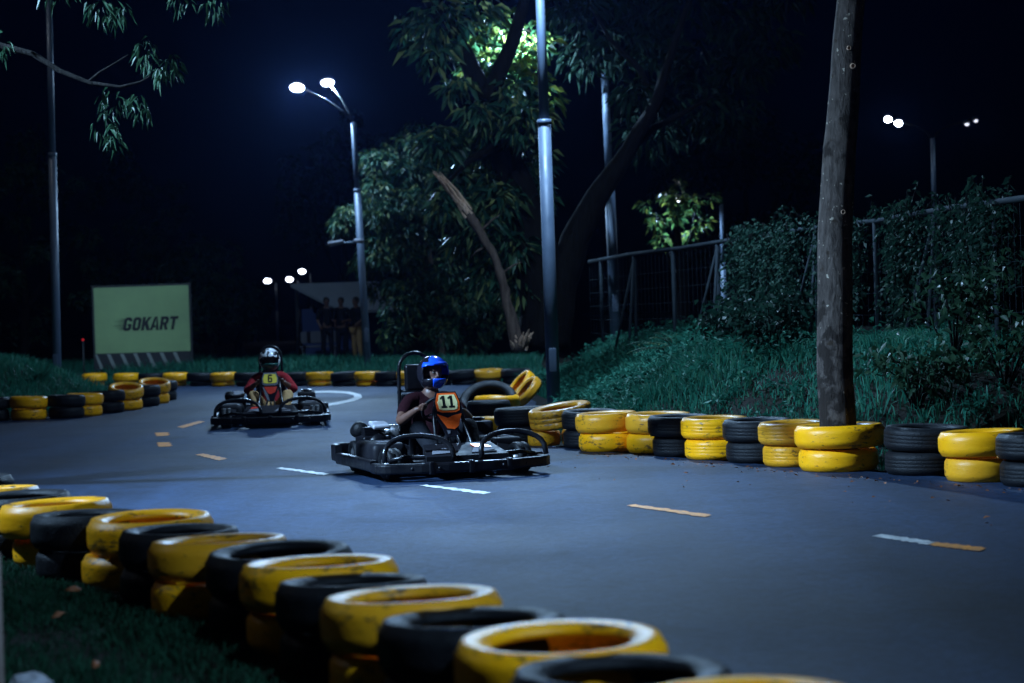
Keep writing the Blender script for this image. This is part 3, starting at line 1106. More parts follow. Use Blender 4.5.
def lamp_head(parent, pos, facing, lens='lens', size=(0.52, 0.34), watts=0, spread=180, arm_from=None):
    """flat street lamp head: housing with a lit lens as its sub-part; coordinates local to the post"""
    q = Vector(facing).to_track_quat('-Z', 'Y')
    hb = MB()
    hb.ball((0, 0, 0.055), (size[0] / 2 + 0.03, size[1] / 2 + 0.03, 0.05), 14)
    hb.box((0, 0, 0.095), (size[0] * 0.45, size[1] * 0.5, 0.05), bev=0.015)
    h = hb.build('lamp_head', MT['lamp_body'], parent, pos, q.to_euler())
    lb = MB()
    lb.ball((0, 0, 0.004), (size[0] / 2, size[1] / 2, 0.035), 14)
    lb.build('lens', MT[lens], h)
    if watts:
        ld = bpy.data.lights.new('lamp_light', 'AREA')
        ld.shape = 'ELLIPSE'
        ld.size, ld.size_y = size[0] * 0.5, size[1] * 0.5
        ld.energy = watts
        ld.color = LIGHT_COL
        ld.spread = R(spread)
        lo = bpy.data.objects.new('lamp_light', ld)
        COL.objects.link(lo)
        lo.parent = h
        lo.location = (0, 0, -0.05)
    return h


def lamp_post(base, top_h, r0, r1, heads, label, step=0.55, arm=True, lean=(0, 0), arm_r=0.022, spread=180):
    """base world point; heads: (offset from base, facing, watts, lens, size)"""
    root = empty('street_lamp', base)
    tag(root, label, 'street lamp', 'street lamps around the kart track')
    mb = MB()
    zs = top_h * step
    mb.tube([(0, 0, -0.3), (lean[0] * step, lean[1] * step, zs)], [r0, r0 * 0.94], 14)
    mb.tube([(lean[0] * step, lean[1] * step, zs - 0.02), (lean[0] * step, lean[1] * step, zs + 0.05)], [r0 * 1.08, r0 * 1.02], 14)
    mb.tube([(lean[0] * step, lean[1] * step, zs), (lean[0], lean[1], top_h)], [r1 * 1.02, r1 * 0.9], 12)
    mb.box((0, 0, 0.02), (r0 * 4.4, r0 * 4.4, 0.03), bev=0.006)
    mb.build('pole', MT['pole'], root)
    dr = MB()
    dr.box((0, -r0 * 0.93, 0.75), (r0 * 1.1, 0.03, 0.32), bev=0.006)
    dr.build('access_door', MT['pole'], root)
    for off, face, watts, lens, size in heads:
        off = Vector(off)
        if arm:
            am = MB()
            s = Vector((lean[0], lean[1], top_h))
            f = Vector(face).normalized()
            e = off - f * 0.09
            mid = s.lerp(e, 0.45) + Vector((0, 0, 0.10))
            am.tube([s - Vector((0, 0, 0.05)), s + (mid - s) * 0.35 + Vector((0, 0, 0.05)), mid, e], [arm_r * 1.1, arm_r, arm_r, arm_r * 0.9], 8)
            am.build('arm', MT['dark_paint'], root)
        lamp_head(root, off, face, lens, size, watts, spread)
    return root


def rel(p, base):
    return tuple(Vector(p) - Vector(base))


# the twin lamp beyond the bend
bB = at(368, 364, 45)
bB = Vector((bB.x, bB.y, ground_z(bB.x, bB.y)))
topB = at(353, 122, 45)
hB1, hB2 = at(297, 88, 44.6), at(327.5, 83, 45.6)
lamp_post(bB, topB.z - bB.z, 0.085, 0.06, [(rel(hB1, bB), (-0.15, -0.72, -0.68), 560, 'lens', (0.32, 0.22)), (rel(hB2, bB), (0.15, -0.62, -0.75), 480, 'lens', (0.29, 0.20))],
          'tall grey street lamp beyond the bend with two blazing white heads on forked arms', step=0.72, lean=rel((topB.x, topB.y, 0), (bB.x, bB.y, 0))[:2])
# the post on the grass bank in the middle: its heads are above the picture
bA = at(553, 372, 27)
bA = Vector((bA.x, bA.y, ground_z(bA.x, bA.y)))
lamp_post(bA, 6.6, 0.092, 0.066, [((-0.35, -1.2, 6.9), (0.30, -0.36, -0.88), 1150, 'lens', (0.52, 0.38)), ((0.55, 0.9, 6.95), (-0.34, 0.62, -0.70), 190, 'lens', (0.52, 0.38))],
          'thick blue-grey lamp post rising out of the grass bank beside the right barrier', step=0.60, lean=(-0.02, 0))
# the post beyond the fence whose arm reaches into the tree
bC = at(616, 330, 36.5)
bC = Vector((bC.x, bC.y, ground_z(bC.x, bC.y)))
topC = at(604.5, 70, 36.5)
hC = at(516, 30, 35.7)
lamp_post(bC, topC.z - bC.z, 0.10, 0.07, [(rel(hC, bC), (0.0, -0.30, -0.95), 1000, 'lens', (0.26, 0.26))],
          'grey lamp post by the fence with a long arm reaching into the big tree', step=0.62, lean=rel((topC.x, topC.y, 0), (bC.x, bC.y, 0))[:2], arm_r=0.035)
# right: a post with two pairs of heads
bD = at(937, 300, 46)
bD = Vector((bD.x, bD.y, ground_z(bD.x, bD.y)))
topD = at(933, 138, 46)
hd = [at(888, 119.5, 46), at(898.5, 123.5, 45.6), at(967, 124.5, 46), at(976, 121, 46.3)]
sz = [(0.17, 0.15), (0.17, 0.15), (0.12, 0.08), (0.12, 0.08)]
fc = [(-0.3, -0.8, -0.5), (-0.1, -0.8, -0.5), (0.2, -0.45, -0.85), (0.4, -0.45, -0.85)]
lamp_post(bD, topD.z - bD.z, 0.075, 0.055, [(rel(h, bD), f, w_, l_, s) for h, f, s, w_, l_ in zip(hd, fc, sz, (30, 30, 6, 6), ('lens', 'lens', 'lens_dim', 'lens_dim'))],
          'slim lamp post behind the fence on the right with two pairs of small lamps', step=0.45, arm_r=0.012)
# left: the post by the sign, its head above the picture
bE = at(56, 352, 39)
bE = Vector((bE.x, bE.y, ground_z(bE.x, bE.y)))
lamp_post(bE, 8.0, 0.085, 0.062, [((-0.9, -0.5, 8.25), (-0.35, -0.4, -0.85), 25, 'lens', (0.46, 0.34)), ((-0.1, 0.8, 8.2), (-0.06, 0.84, -0.55), 95, 'lens', (0.46, 0.34))],
          'dim blue lamp post standing on the grass island left of the green sign', step=0.6, lean=(0.10, 0), spread=70)
# beside the near barrier, left of the picture: it lights the near tyres and the right barrier
bG = Vector((-9.2, 13.5, ground_z(-9.2, 13.5)))
lamp_post(bG, 6.3, 0.09, 0.065, [((0.9, -0.6, 6.7), (8.3, 2.6, -7.2), 740, 'lens', (0.5, 0.36))],
          'street lamp on the verge left of the near barrier', step=0.6, spread=66)
# beside the road on the right, outside the picture: it shines across the road onto the near barrier
bH = Vector((5.6, 1.5, ground_z(5.6, 1.5)))
lamp_post(bH, 6.3, 0.09, 0.065, [((-1.3, 0.2, 6.7), (-6.8, 4.6, -6.7), 130, 'lens', (0.5, 0.36))],
          'street lamp on the verge right of the near bend', step=0.6, spread=66)
# beyond the fence, hidden behind a small tree
bI = at(725, 330, 46.4)
bI = Vector((bI.x, bI.y, ground_z(bI.x, bI.y)))
hI = at(678, 200, 45.9)
lamp_post(bI, hI.z - bI.z - 0.1, 0.07, 0.05, [(rel(hI, bI), (-0.1, -0.2, -0.97), 230, 'lens', (0.2, 0.16))],
          'lamp post hidden by the small lit tree beyond the fence', step=0.6)
# distant lamps
for (px, py, lab) in [(267.5, 281, 'tiny distant street lamp, left of three glowing dots above the canopy'), (289.5, 279.5, 'tiny distant street lamp, middle of three glowing dots above the canopy'),
                      (302, 271.5, 'tiny distant street lamp, highest of three glowing dots above the canopy')]:
    h = at(px, py, 120)
    b = Vector((h.x + 0.5, h.y, -0.03))
    lamp_post(b, h.z - 0.1, 0.07, 0.05, [(rel(h, b), (-0.1, -0.9, -0.4), 0, 'lens_far', (0.40, 0.28))], lab, arm_r=0.02)

# camera on the twin lamp post
cm = at(349, 243, 44.8)
croot = empty('security_camera', (cm.x, cm.y, cm.z))
tag(croot, 'white security cameras on a bracket halfway up the twin lamp post', 'camera')
m_ = MB()
m_.tube([(-0.28, -0.06, 0), (0.30, -0.02, 0.02)], 0.025, 8)
m_.build('bracket', MT['pole'], croot)
m_ = MB()
m_.tube([(-0.14, -0.1, 0.03), (-0.42, -0.3, -0.03)], [0.05, 0.065], 10)
m_.build('camera_body', MT['white_gfx'], croot)
m_ = MB()
m_.tube([(0.14, -0.06, 0.05), (0.32, -0.22, 0.02)], [0.045, 0.055], 10)
m_.build('camera_body', MT['white_gfx'], croot)

# ------------------------------------------------------------------ banner sign
sl = at(96, 360, 50)
sr = at(191, 360, 50)
W_ = sr.x - sl.x
zb, zt = 0.5, at(142, 286.5, 50).z
sx = (sl.x + sr.x) / 2
sroot = empty('banner_sign', (sx, 50, ground_z(sx, 50)))
tag(sroot, 'large faded green-yellow banner board reading GOKART in bold italics', 'sign')
gz = ground_z(sx, 50)
m_ = MB()
m_.box((0, 0, (zb + zt) / 2 - gz), (W_, 0.06, zt - zb), bev=0.008)
m_.build('panel', MT['sign_face'], sroot)
m_ = MB()
for s in (-1, 1):
    m_.box((s * (W_ / 2 + 0.03), 0.04, (zt) / 2 - gz + 0.02), (0.05, 0.08, zt + 0.1))
m_.box((0, 0.055, zt - gz + 0.03), (W_, 0.04, 0.05))
m_.build('frame', MT['dark_paint'], sroot)
for s in (-1, 1):
    m_ = MB()
    m_.tube([(s * W_ * 0.36, 0.12, -0.2), (s * W_ * 0.36, 0.10, zt - gz - 0.1)], 0.04, 10)
    m_.build('post', MT['dark_paint'], sroot)
m_ = MB()
m_.box((0, -0.02, 0.24), (W_, 0.12, 0.42))
m_.build('base_board', MT['dark_paint'], sroot)
m_ = MB()
for k in range(7):
    x0 = -W_ / 2 + 0.12 + k * W_ / 7.2
    m_.prism([(x0, 0.06), (x0 + 0.09, 0.06), (x0 - 0.07, 0.43), (x0 - 0.16, 0.43)] if x0 - 0.16 > -W_ / 2 else [(x0, 0.06), (x0 + 0.09, 0.06), (x0 - 0.07, 0.43), (-W_ / 2, 0.43)],
             Matrix(((1, 0, 0, 0), (0, 0, -1, -0.083), (0, 1, 0, 0), (0, 0, 0, 1))), 0.006)
m_.build('stripes', MT['pale_stripe'], sroot)


def letter_obj(me, mat, parent, M, name='lettering'):
    me.materials.clear()
    me.materials.append(MT[mat])
    o = bpy.data.objects.new(name, me)
    COL.objects.link(o)
    o.parent = parent
    o.matrix_local = M
    return o


def glyph(ch, st=0.23):
    """heavy condensed letter as abutting polygons in a box 0.62 wide and 1 high"""
    w, h, c, ci = 0.62, 1.0, 0.15, 0.05

    def octo(x0, y0, x1, y1, k):
        return [(x0 + k, y0), (x1 - k, y0), (x1, y0 + k), (x1, y1 - k), (x1 - k, y1), (x0 + k, y1), (x0, y1 - k), (x0, y0 + k)]

    def ring(x0, y0, x1, y1, skip=(), s_=st):
        o, n = octo(x0, y0, x1, y1, c), octo(x0 + s_, y0 + s_ * .88, x1 - s_, y1 - s_ * .88, ci)
        return [[o[i], o[(i + 1) % 8], n[(i + 1) % 8], n[i]] for i in range(8) if i not in skip]
    if ch == 'O':
        return ring(0, 0, w, h)
    if ch == 'G':
        return ring(0, 0, w, h, skip=(2,)) + [[(w - st, .20 + ci), (w, c), (w, .52), (w - st, .52)], [(w * .52, .36), (w - st, .36), (w - st, .52), (w * .52, .52)], [(w - st, .72), (w, .66), (w, h - c), (w - st, h - .2 - ci)]]
    if ch == 'K':
        return [[(0, 0), (st, 0), (st, h), (0, h)], [(st, .34), (st + .12, .48), (w + .05, h), (w - .2, h), (st, .64)], [(st + .12, .48), (st + .02, .36), (w - .19, 0), (w + .07, 0), (st + .2, .62)]]
    if ch == 'A':
        return [[(-.04, 0), (.18, 0), (.37, h), (.2, h)], [(w + .04, 0), (w - .18, 0), (.37, h * .72), (.37, h), (w - .2, h)], [(.215, .19), (w - .215, .19), (w - .25, .37), (.25, .37)]]
    if ch == 'R':
        return [[(0, 0), (st, 0), (st, h), (0, h)], [(st, h), (st, h - .2), (w - st - .02, h - .2), (w - c, h)], [(w - c, h), (w - st - .02, h - .2), (w - st, h - .25), (w, h - c)],
                [(w, h - c), (w - st, h - .25), (w - st, .61), (w, .56)], [(w, .56), (w - st, .61), (w - st - .03, .57), (st, .57), (st, .38), (w - .12, .38)], [(w * .44, .38), (w - st + .02, 0), (w + .03, 0), (w - .12, .38)]]
    if ch == 'T':
        return [[(0, h - .21), (w, h - .21), (w, h), (0, h)], [(w / 2 - st / 2, 0), (w / 2 + st / 2, 0), (w / 2 + st / 2, h - .21), (w / 2 - st / 2, h - .21)]]
    if ch == '1':
        return [[(.19, .16), (.43, .16), (.43, h), (.19, h)], [(.0, .70), (.19, .78), (.19, h), (.12, .90), (.0, .88)], [(.04, 0), (.58, 0), (.58, .16), (.04, .16)]]
    if ch == '6':
        lo = ring(0, 0, w, .62, s_=.19)
        return lo + [[(0, .47), (.0, .62), (.19, .62), (.19, .5)][0:0] or [(0.0, .47), (.15, .62), (.19, .62), (.19, h - .2), (.15, h), (0, h - .15)], [(.19, h - .2), (w - .06, h - .2), (w, h - .12), (w - .1, h), (.15, h)]]
    return []


def word_mesh(txt, hgt, shear=0.0, gap=0.10, xs=1.0, thick=0.004):
    mb = MB()
    adv = 0.62 + gap
    tot_w = adv * len(txt) - gap
    for i_, ch in enumerate(txt):
        for poly in glyph(ch):
            q_ = [(((x + i_ * adv - tot_w / 2) * xs + (y - 0.5) * shear) * hgt, (y - 0.5) * hgt) for x, y in poly]
            ar = sum(q_[a_][0] * q_[(a_ + 1) % len(q_)][1] - q_[(a_ + 1) % len(q_)][0] * q_[a_][1] for a_ in range(len(q_)))
            mb.prism(q_ if ar > 0 else q_[::-1], Matrix.Identity(4), thick)
    return mb.mesh('lettering', MT['ink'])


letters = word_mesh('GOKART', 0.335, 0.20, 0.08, 0.98)
ml = at(150.5, 323.5, 49.95)
letter_obj(letters, 'sign_ink', sroot, Matrix.Translation((ml.x - sx, -0.034, ml.z - gz)) @ Matrix.Rotation(PI / 2, 4, 'X'))
m_ = MB()
lx = ml.x - sx - 0.66
for k, (zz, ln, th) in enumerate([(0.125, 0.20, 0.03), (0.075, 0.30, 0.034), (0.02, 0.24, 0.03), (-0.035, 0.33, 0.034), (-0.085, 0.22, 0.03), (-0.13, 0.14, 0.028)]):
    z0 = ml.z - gz + zz
    xx = lx + zz * 0.28
    m_.prism([(xx - ln, z0), (xx, z0 - th / 2), (xx, z0 + th / 2)], Matrix(((1, 0, 0, 0), (0, 0, -1, -0.0335), (0, 1, 0, 0), (0, 0, 0, 1))), 0.005)
m_.build('speed_streaks', MT['sign_ink_soft'], sroot)

# small red lamp left of the sign
rl = at(83, 341, 49)
m_ = MB()
rr_ = empty('marker_lamp', (rl.x, rl.y, ground_z(rl.x, rl.y)))
tag(rr_, 'small red light on a short stake left of the green sign', 'lamp')
gz2 = ground_z(rl.x, rl.y)
MB().tube([(0, 0, -0.1), (0, 0, rl.z - gz2)], 0.02, 8).build('stake', MT['dark_paint'], rr_)
MB().ball((0, 0, rl.z - gz2 + 0.03), 0.028, 8).build('lens', MT['red_glow'], rr_)

# ------------------------------------------------------------------ people


def skin_mesh(joints, edges, root='pelvis', levels=2):
    names = list(joints)
    idx = {n: i for i, n in enumerate(names)}
    me = bpy.data.meshes.new('figure')
    me.from_pydata([joints[n][0] for n in names], [(idx[a], idx[b]) for a, b in edges], [])
    o = bpy.data.objects.new('figure', me)
    COL.objects.link(o)
    sk = o.modifiers.new('Skin', 'SKIN')
    sk.use_smooth_shade = True
    sk.branch_smoothing = 0.4
    for n in names:
        r = joints[n][1]
        d = me.skin_vertices[0].data[idx[n]]
        d.radius = r if isinstance(r, tuple) else (r, r)
        d.use_root = (n == root)
    ss = o.modifiers.new('Sub', 'SUBSURF')
    ss.levels = levels
    ss.render_levels = levels
    dg = bpy.context.evaluated_depsgraph_get()
    res = bpy.data.meshes.new_from_object(o.evaluated_get(dg))
    bpy.data.objects.remove(o)
    return res


def merge(meshes, voxel=None):
    bm = bmesh.new()
    for m in meshes:
        bm.from_mesh(m)
    me = bpy.data.meshes.new('figure')
    bm.to_mesh(me)
    bm.free()
    if voxel:
        o = bpy.data.objects.new('figure', me)
        COL.objects.link(o)
        rm = o.modifiers.new('Remesh', 'REMESH')
        rm.mode = 'VOXEL'
        rm.voxel_size = voxel
        rm.use_smooth_shade = True
        sm = o.modifiers.new('Smooth', 'SMOOTH')
        sm.factor = 0.5
        sm.iterations = 3
        dg = bpy.context.evaluated_depsgraph_get()
        res = bpy.data.meshes.new_from_object(o.evaluated_get(dg))
        bpy.data.objects.remove(o)
        me = res
    for p in me.polygons:
        p.use_smooth = True
    return me


def head_mesh(c, yaw=0.0, tilt=0.0):
    """head looking along +X: skull, jaw, nose, brow, eye sockets, ears"""
    M = Matrix.Rotation(yaw, 3, 'Z') @ Matrix.Rotation(tilt, 3, 'X')
    mb = MB()
    c = Vector(c)
    mb.ball(c + M @ Vector((-0.005, 0, 0.02)), (0.098, 0.076, 0.105), 12, M=M)
    mb.ball(c + M @ Vector((0.025, 0, -0.045)), (0.066, 0.058, 0.072), 10, M=M)
    mb.tube([c + M @ Vector((0.088, 0, 0.028)), c + M @ Vector((0.104, 0, 0.0)), c + M @ Vector((0.112, 0, -0.018)), c + M @ Vector((0.094, 0, -0.026))], [0.008, 0.011, 0.015, 0.012], 8)
    mb.tube([c + M @ Vector((0.085, -0.04, 0.035)), c + M @ Vector((0.097, 0, 0.035)), c + M @ Vector((0.085, 0.04, 0.035))], 0.010, 8)
    mb.tube([c + M @ Vector((0.080, -0.026, -0.055)), c + M @ Vector((0.090, 0, -0.053)), c + M @ Vector((0.080, 0.026, -0.055))], 0.009, 8)
    for s in (-1, 1):
        mb.ball(c + M @ Vector((0.0, s * 0.078, 0.0)), (0.022, 0.010, 0.032), 8, M=M)
    return mb.mesh('head', MT['skin'])


def hand_mesh(wrist, grip, axis, out):
    """palm and five separate fingers curled round a bar that passes through grip along axis; out points away from the wrist side"""
    wrist, grip, axis = Vector(wrist), Vector(grip), Vector(axis).normalized()
    d = (grip - wrist).normalized()
    n = axis.cross(d).normalized()          # back of the hand
    mb = MB()
    palm = wrist + d * 0.045 + n * 0.012
    for t in (-0.027, -0.009, 0.009, 0.027):
        mb.tube([wrist + axis * t * 0.7, wrist + d * 0.05 + axis * t + n * 0.014, grip + axis * t * 1.05 + n * 0.022 - d * 0.012], [0.017, 0.016, 0.011], 8)
    lens = [0.93, 1.0, 0.96, 0.80]
    for t, ln in zip((-0.031, -0.0105, 0.0105, 0.031), lens):
        b = grip + axis * t * 1.05
        pts = [b + n * 0.023 - d * 0.014, b + n * 0.024 + d * 0.012 * ln, b + d * 0.030 * ln - n * 0.002, b + d * 0.020 * ln - n * 0.022 * ln, b - d * 0.004 - n * 0.024 * ln]
        mb.tube(pts, [0.010, 0.0095, 0.009, 0.0082, 0.0065], 7)
    side = 1 if out > 0 else -1
    b = wrist + d * 0.03 + axis * side * 0.022
    mb.tube([b, b + axis * side * 0.016 + d * 0.018 - n * 0.004, grip + axis * side * 0.046 - d * 0.012 - n * 0.016, grip + axis * side * 0.040 + d * 0.010 - n * 0.024], [0.013, 0.0125, 0.0105, 0.008], 7)
    return mb.mesh('hand', MT['skin'])


def shell_helmet(root_obj, c, yaw, tilt, style):
    """full-face helmet: shell with an eye opening and chin bar, peak, lining; parts of the person"""
    M = Matrix.Translation(Vector(c)) @ Matrix.Rotation(yaw, 4, 'Z') @ Matrix.Rotation(tilt, 4, 'X')

    def surf(az, el, grow=0.0):
        # az 0 = front (+X); egg shape with a jutting chin
        r = 1.0 + grow
        x = math.cos(el) * math.cos(az)
        y = math.cos(el) * math.sin(az)
        z = math.sin(el)
        rx = 0.160 + (0.022 if x > 0 and z < 0 else 0.0) * min(1, -z * 2 if z < 0 else 0) * max(0, x)
        return Vector((x * rx * r, y * 0.142 * r, z * (0.152 if z > 0 else 0.160) * r))

    def patch(cond, grow, thick, name, mat):
        na, ne = 72, 40
        e0, e1 = R(-62), R(90)
        vs, fs, idx = [], [], {}

        def vid(i, j, lay):
            key = (i % na, j, lay)
            if key not in idx:
                idx[key] = len(vs)
                vs.append(surf(2 * PI * (i % na) / na - PI, e0 + (e1 - e0) * j / ne, grow - (thick if lay else 0)))
            return idx[key]
        cells = set()
        for i in range(na):
            for j in range(ne):
                az = 2 * PI * (i + 0.5) / na - PI
                el = e0 + (e1 - e0) * (j + 0.5) / ne
                if cond(az, el):
                    cells.add((i, j))
        for (i, j) in cells:
            fs.append((vid(i, j, 0), vid(i + 1, j, 0), vid(i + 1, j + 1, 0), vid(i, j + 1, 0)))
            fs.append((vid(i, j + 1, 1), vid(i + 1, j + 1, 1), vid(i + 1, j, 1), vid(i, j, 1)))
            for (di, dj, a, b) in ((0, -1, (i, j), (i + 1, j)), (1, 0, (i + 1, j), (i + 1, j + 1)), (0, 1, (i + 1, j + 1), (i, j + 1)), (-1, 0, (i, j + 1), (i, j))):
                if ((i + di) % na, j + dj) not in cells:
                    fs.append((vid(a[0], a[1], 0), vid(a[0], a[1], 1), vid(b[0], b[1], 1), vid(b[0], b[1], 0)))
        mb = MB()
        mb.add(vs, fs, 0, True)
        o = mb.build(name, mat, root_obj)
        o.matrix_local = M
        return o

    etop = 28 if style == 'blue' else 15

    def opening(az, el):
        return abs(az) < R(66) and R(-22) < el < R(etop - 8 * (abs(az) / R(66)) ** 2)

    chin = lambda az, el: abs(az) < R(70) and el <= R(-22)
    top = lambda az, el: not opening(az, el) and not chin(az, el)
    if style == 'blue':
        # the photograph's helmet: blue on the wearer's left and front, dark on the right
        dark = lambda az, el: az < R(-38) - 0.2 * el or el < R(-8)
        sh = patch(lambda a, e: top(a, e) and not dark(a, e), 0, 0.09, 'helmet', MT['blue_gloss'])
        patch(lambda a, e: top(a, e) and dark(a, e), 0, 0.09, 'helmet_side', MT['gloss'])
        patch(lambda a, e: chin(a, e) and abs(a) < R(30), 0, 0.09, 'chin_bar', MT['blue_gloss'])
        patch(lambda a, e: chin(a, e) and a >= R(30), 0, 0.09, 'chin_vent', MT['gloss'])
        patch(lambda a, e: chin(a, e) and a <= R(-30), 0, 0.09, 'chin_vent', MT['gloss'])
    else:
        sh = patch(top, 0, 0.09, 'helmet', MT['bw_shell'])
        patch(chin, 0, 0.09, 'chin_bar', MT['green_shell'])
    # raised visor brim above the opening
    if style == 'blue':
        patch(lambda a, e: abs(a) < R(72) and R(28 - 8 * (abs(a) / R(66)) ** 2) < e < R(38), 0.05, 0.04, 'visor_brim', MT['blue_gloss'])


def driver(name, loc, rz, label, shirt, trousers, style, lean, head_yaw, bare_arm, foot='shoe'):
    L = lean

    def S(x, y, z):
        # the upper body leans sideways with height
        return (x, y + L * max(0, z - 0.2) / 0.7, z)
    hw = 0.155
    wheel_c = Vector((0.10, 0, 0.56))
    wax = Vector((-0.72, 0, 0.69)).normalized()     # steering wheel axis, up and back
    rim_up = Vector((0.69, 0, 0.72)).normalized()
    grips = {s: wheel_c + Vector((0, 1, 0)) * s * hw * 0.97 + rim_up * 0.035 for s in (-1, 1)}
    J = {'pelvis': ((-0.30, 0, 0.20), (0.15, 0.12)), 'belly': (S(-0.35, 0, 0.34), (0.145, 0.115)), 'chest': (S(-0.39, 0, 0.52), (0.165, 0.115)), 'collar': (S(-0.39, 0, 0.645), (0.10, 0.075)),
         'neck': (S(-0.375, 0, 0.72), 0.055), 'skull': (S(-0.355, 0, 0.82), 0.06)}
    E = [('pelvis', 'belly'), ('belly', 'chest'), ('chest', 'collar'), ('collar', 'neck'), ('neck', 'skull')]
    meshes = []
    for s, k in ((-1, 'r'), (1, 'l')):
        w = grips[s] + Vector((-0.075, s * 0.02, -0.012))
        J['shoulder' + k] = (S(-0.385, s * 0.185, 0.625), 0.062)
        J['elbow' + k] = (S(-0.17, s * 0.325, 0.445), 0.046)
        J['forearm' + k] = (tuple(Vector(S(-0.17, s * 0.325, 0.445)).lerp(w, 0.35)), 0.043)
        J['wrist' + k] = (tuple(w), 0.028)
        E += [('collar', 'shoulder' + k), ('shoulder' + k, 'elbow' + k), ('elbow' + k, 'forearm' + k), ('forearm' + k, 'wrist' + k)]
        J['hip' + k] = ((-0.24, s * 0.10, 0.185), 0.088)
        J['knee' + k] = ((0.20, s * 0.235, 0.425), 0.062)
        J['calf' + k] = ((0.34, s * 0.205, 0.31), 0.056)
        J['ankle' + k] = ((0.56, s * 0.16, 0.155), 0.038)
        J['heel' + k] = ((0.585, s * 0.16, 0.12), 0.036)
        J['toe' + k] = ((0.69, s * 0.165, 0.215), 0.03)
        E += [('pelvis', 'hip' + k), ('hip' + k, 'knee' + k), ('knee' + k, 'calf' + k), ('calf' + k, 'ankle' + k), ('ankle' + k, 'heel' + k), ('heel' + k, 'toe' + k)]
        tang = wax.cross(Vector((0, s, 0))).normalized()
        meshes.append(hand_mesh(w, grips[s], tang, 1 if tang.z > 0 else -1))
    body = skin_mesh(J, E)
    hc = Vector(S(-0.345, 0, 0.855))
    meshes += [body, head_mesh(hc, head_yaw, 0)]
    me = merge(meshes, 0.0065)
    me.materials.clear()
    me.materials.append(MT['skin'])
    o = bpy.data.objects.new('person', me)
    COL.objects.link(o)
    o.location, o.rotation_euler = loc, (0, 0, rz)
    tag(o, label, 'person')

    def wear(nm, keys, edges, grow, mat, ends=None):
        JJ = {}
        for k in keys:
            p, r = J[k]
            r = r if isinstance(r, tuple) else (r, r)
            JJ[k] = (p, (r[0] + grow, r[1] + grow))
        for k, v in (ends or {}).items():
            JJ[k] = v
        m2 = skin_mesh(JJ, edges, keys[0])
        m2.materials.clear()
        m2.materials.append(MT[mat])
        for p in m2.polygons:
            p.use_smooth = True
        q = bpy.data.objects.new(nm, m2)
        COL.objects.link(q)
        q.parent = o
        return q
    ends, ed = {}, [('pelvis', 'belly'), ('belly', 'chest'), ('chest', 'collar')]
    for k in 'rl':
        el, sh = Vector(J['elbow' + k][0]), Vector(J['shoulder' + k][0])
        if bare_arm:
            ends['sleeve' + k] = (tuple(sh.lerp(el, 0.78)), 0.066)
            ed += [('collar', 'shoulder' + k), ('shoulder' + k, 'sleeve' + k)]
        else:
            w = Vector(J['wrist' + k][0])
            ends['mid' + k] = (tuple(el), 0.058)
            ends['sleeve' + k] = (tuple(el.lerp(w, 0.6)), 0.05)
            ed += [('collar', 'shoulder' + k), ('shoulder' + k, 'mid' + k), ('mid' + k, 'sleeve' + k)]
    wear('shirt', ['pelvis', 'belly', 'chest', 'collar', 'shoulderr', 'shoulderl'], ed, 0.016, shirt, ends)
    ends, ed = {}, []
    for k in 'rl':
        ends['cuff' + k] = (tuple(Vector(J['calf' + k][0]).lerp(Vector(J['ankle' + k][0]), 0.75)), 0.062)
        ed += [('pelvis', 'hip' + k), ('hip' + k, 'knee' + k), ('knee' + k, 'calf' + k), ('calf' + k, 'cuff' + k)]
    wear('trousers', ['pelvis', 'hipr', 'hipl', 'kneer', 'kneel', 'calfr', 'calfl'], ed, 0.017, trousers, ends)
    for s in (-1, 1):
        mb = MB()
        a, b = Vector((0.575, s * 0.16, 0.115)), Vector((0.705, s * 0.165, 0.225))
        mb.tube([a + (a - b) * 0.18, a, a.lerp(b, 0.5) + Vector((-0.012, 0, 0.012)), b, b + (b - a) * 0.10], [0.028, 0.046, 0.044, 0.036, 0.016], 12)
        mb.build('shoe', MT[foot], o)
    shell_helmet(o, hc + Vector((0.0, 0, 0.012)), head_yaw, 0, style)
    eyes = MB()
    Mh = Matrix.Rotation(head_yaw, 3, 'Z')
    for s in (-1, 1):
        eyes.ball(hc + Mh @ Vector((0.085, s * 0.030, 0.014)), (0.010, 0.013, 0.009), 8)
    eyes.build('eyes', MT['eye'], o)
    return o


# ------------------------------------------------------------------ karts
def bar_prof(pts, h, t, closed=False, bev=0.018):
    """rounded-rectangle rail swept along ground-plane points (x, y, zc)"""
    pts = [Vector(p) for p in pts]
    sec = []
    for a, b, c0 in ((1, 1, 0), (-1, 1, 90), (-1, -1, 180), (1, -1, 270)):
        for k in range(4):
            an = R(c0 + 30 * k)
            sec.append((a * (t / 2 - bev) + bev * math.cos(an), b * (h / 2 - bev) + bev * math.sin(an)))
    vs, fs = [], []
    n = len(sec)
    for i, p in enumerate(pts):
        tn = (pts[min(i + 1, len(pts) - 1)] - pts[max(i - 1, 0)])
        tn.z = 0
        tn.normalize()
        side = Vector((tn.y, -tn.x, 0))
        for (u, v) in sec:
            vs.append(p + side * u + Vector((0, 0, v)))
    for i in range(len(pts) - 1):
        for j in range(n):
            j2 = (j + 1) % n
            fs.append((i * n + j, i * n + j2, (i + 1) * n + j2, (i + 1) * n + j))
    fs.append(tuple(reversed(range(n))))
    fs.append(tuple(range((len(pts) - 1) * n, len(pts) * n)))
    return vs, fs


def arc_pts(c, r, a0, a1, n):
    return [(c[0] + r * math.cos(a0 + (a1 - a0) * i / n), c[1] + r * math.sin(a0 + (a1 - a0) * i / n)) for i in range(n + 1)]


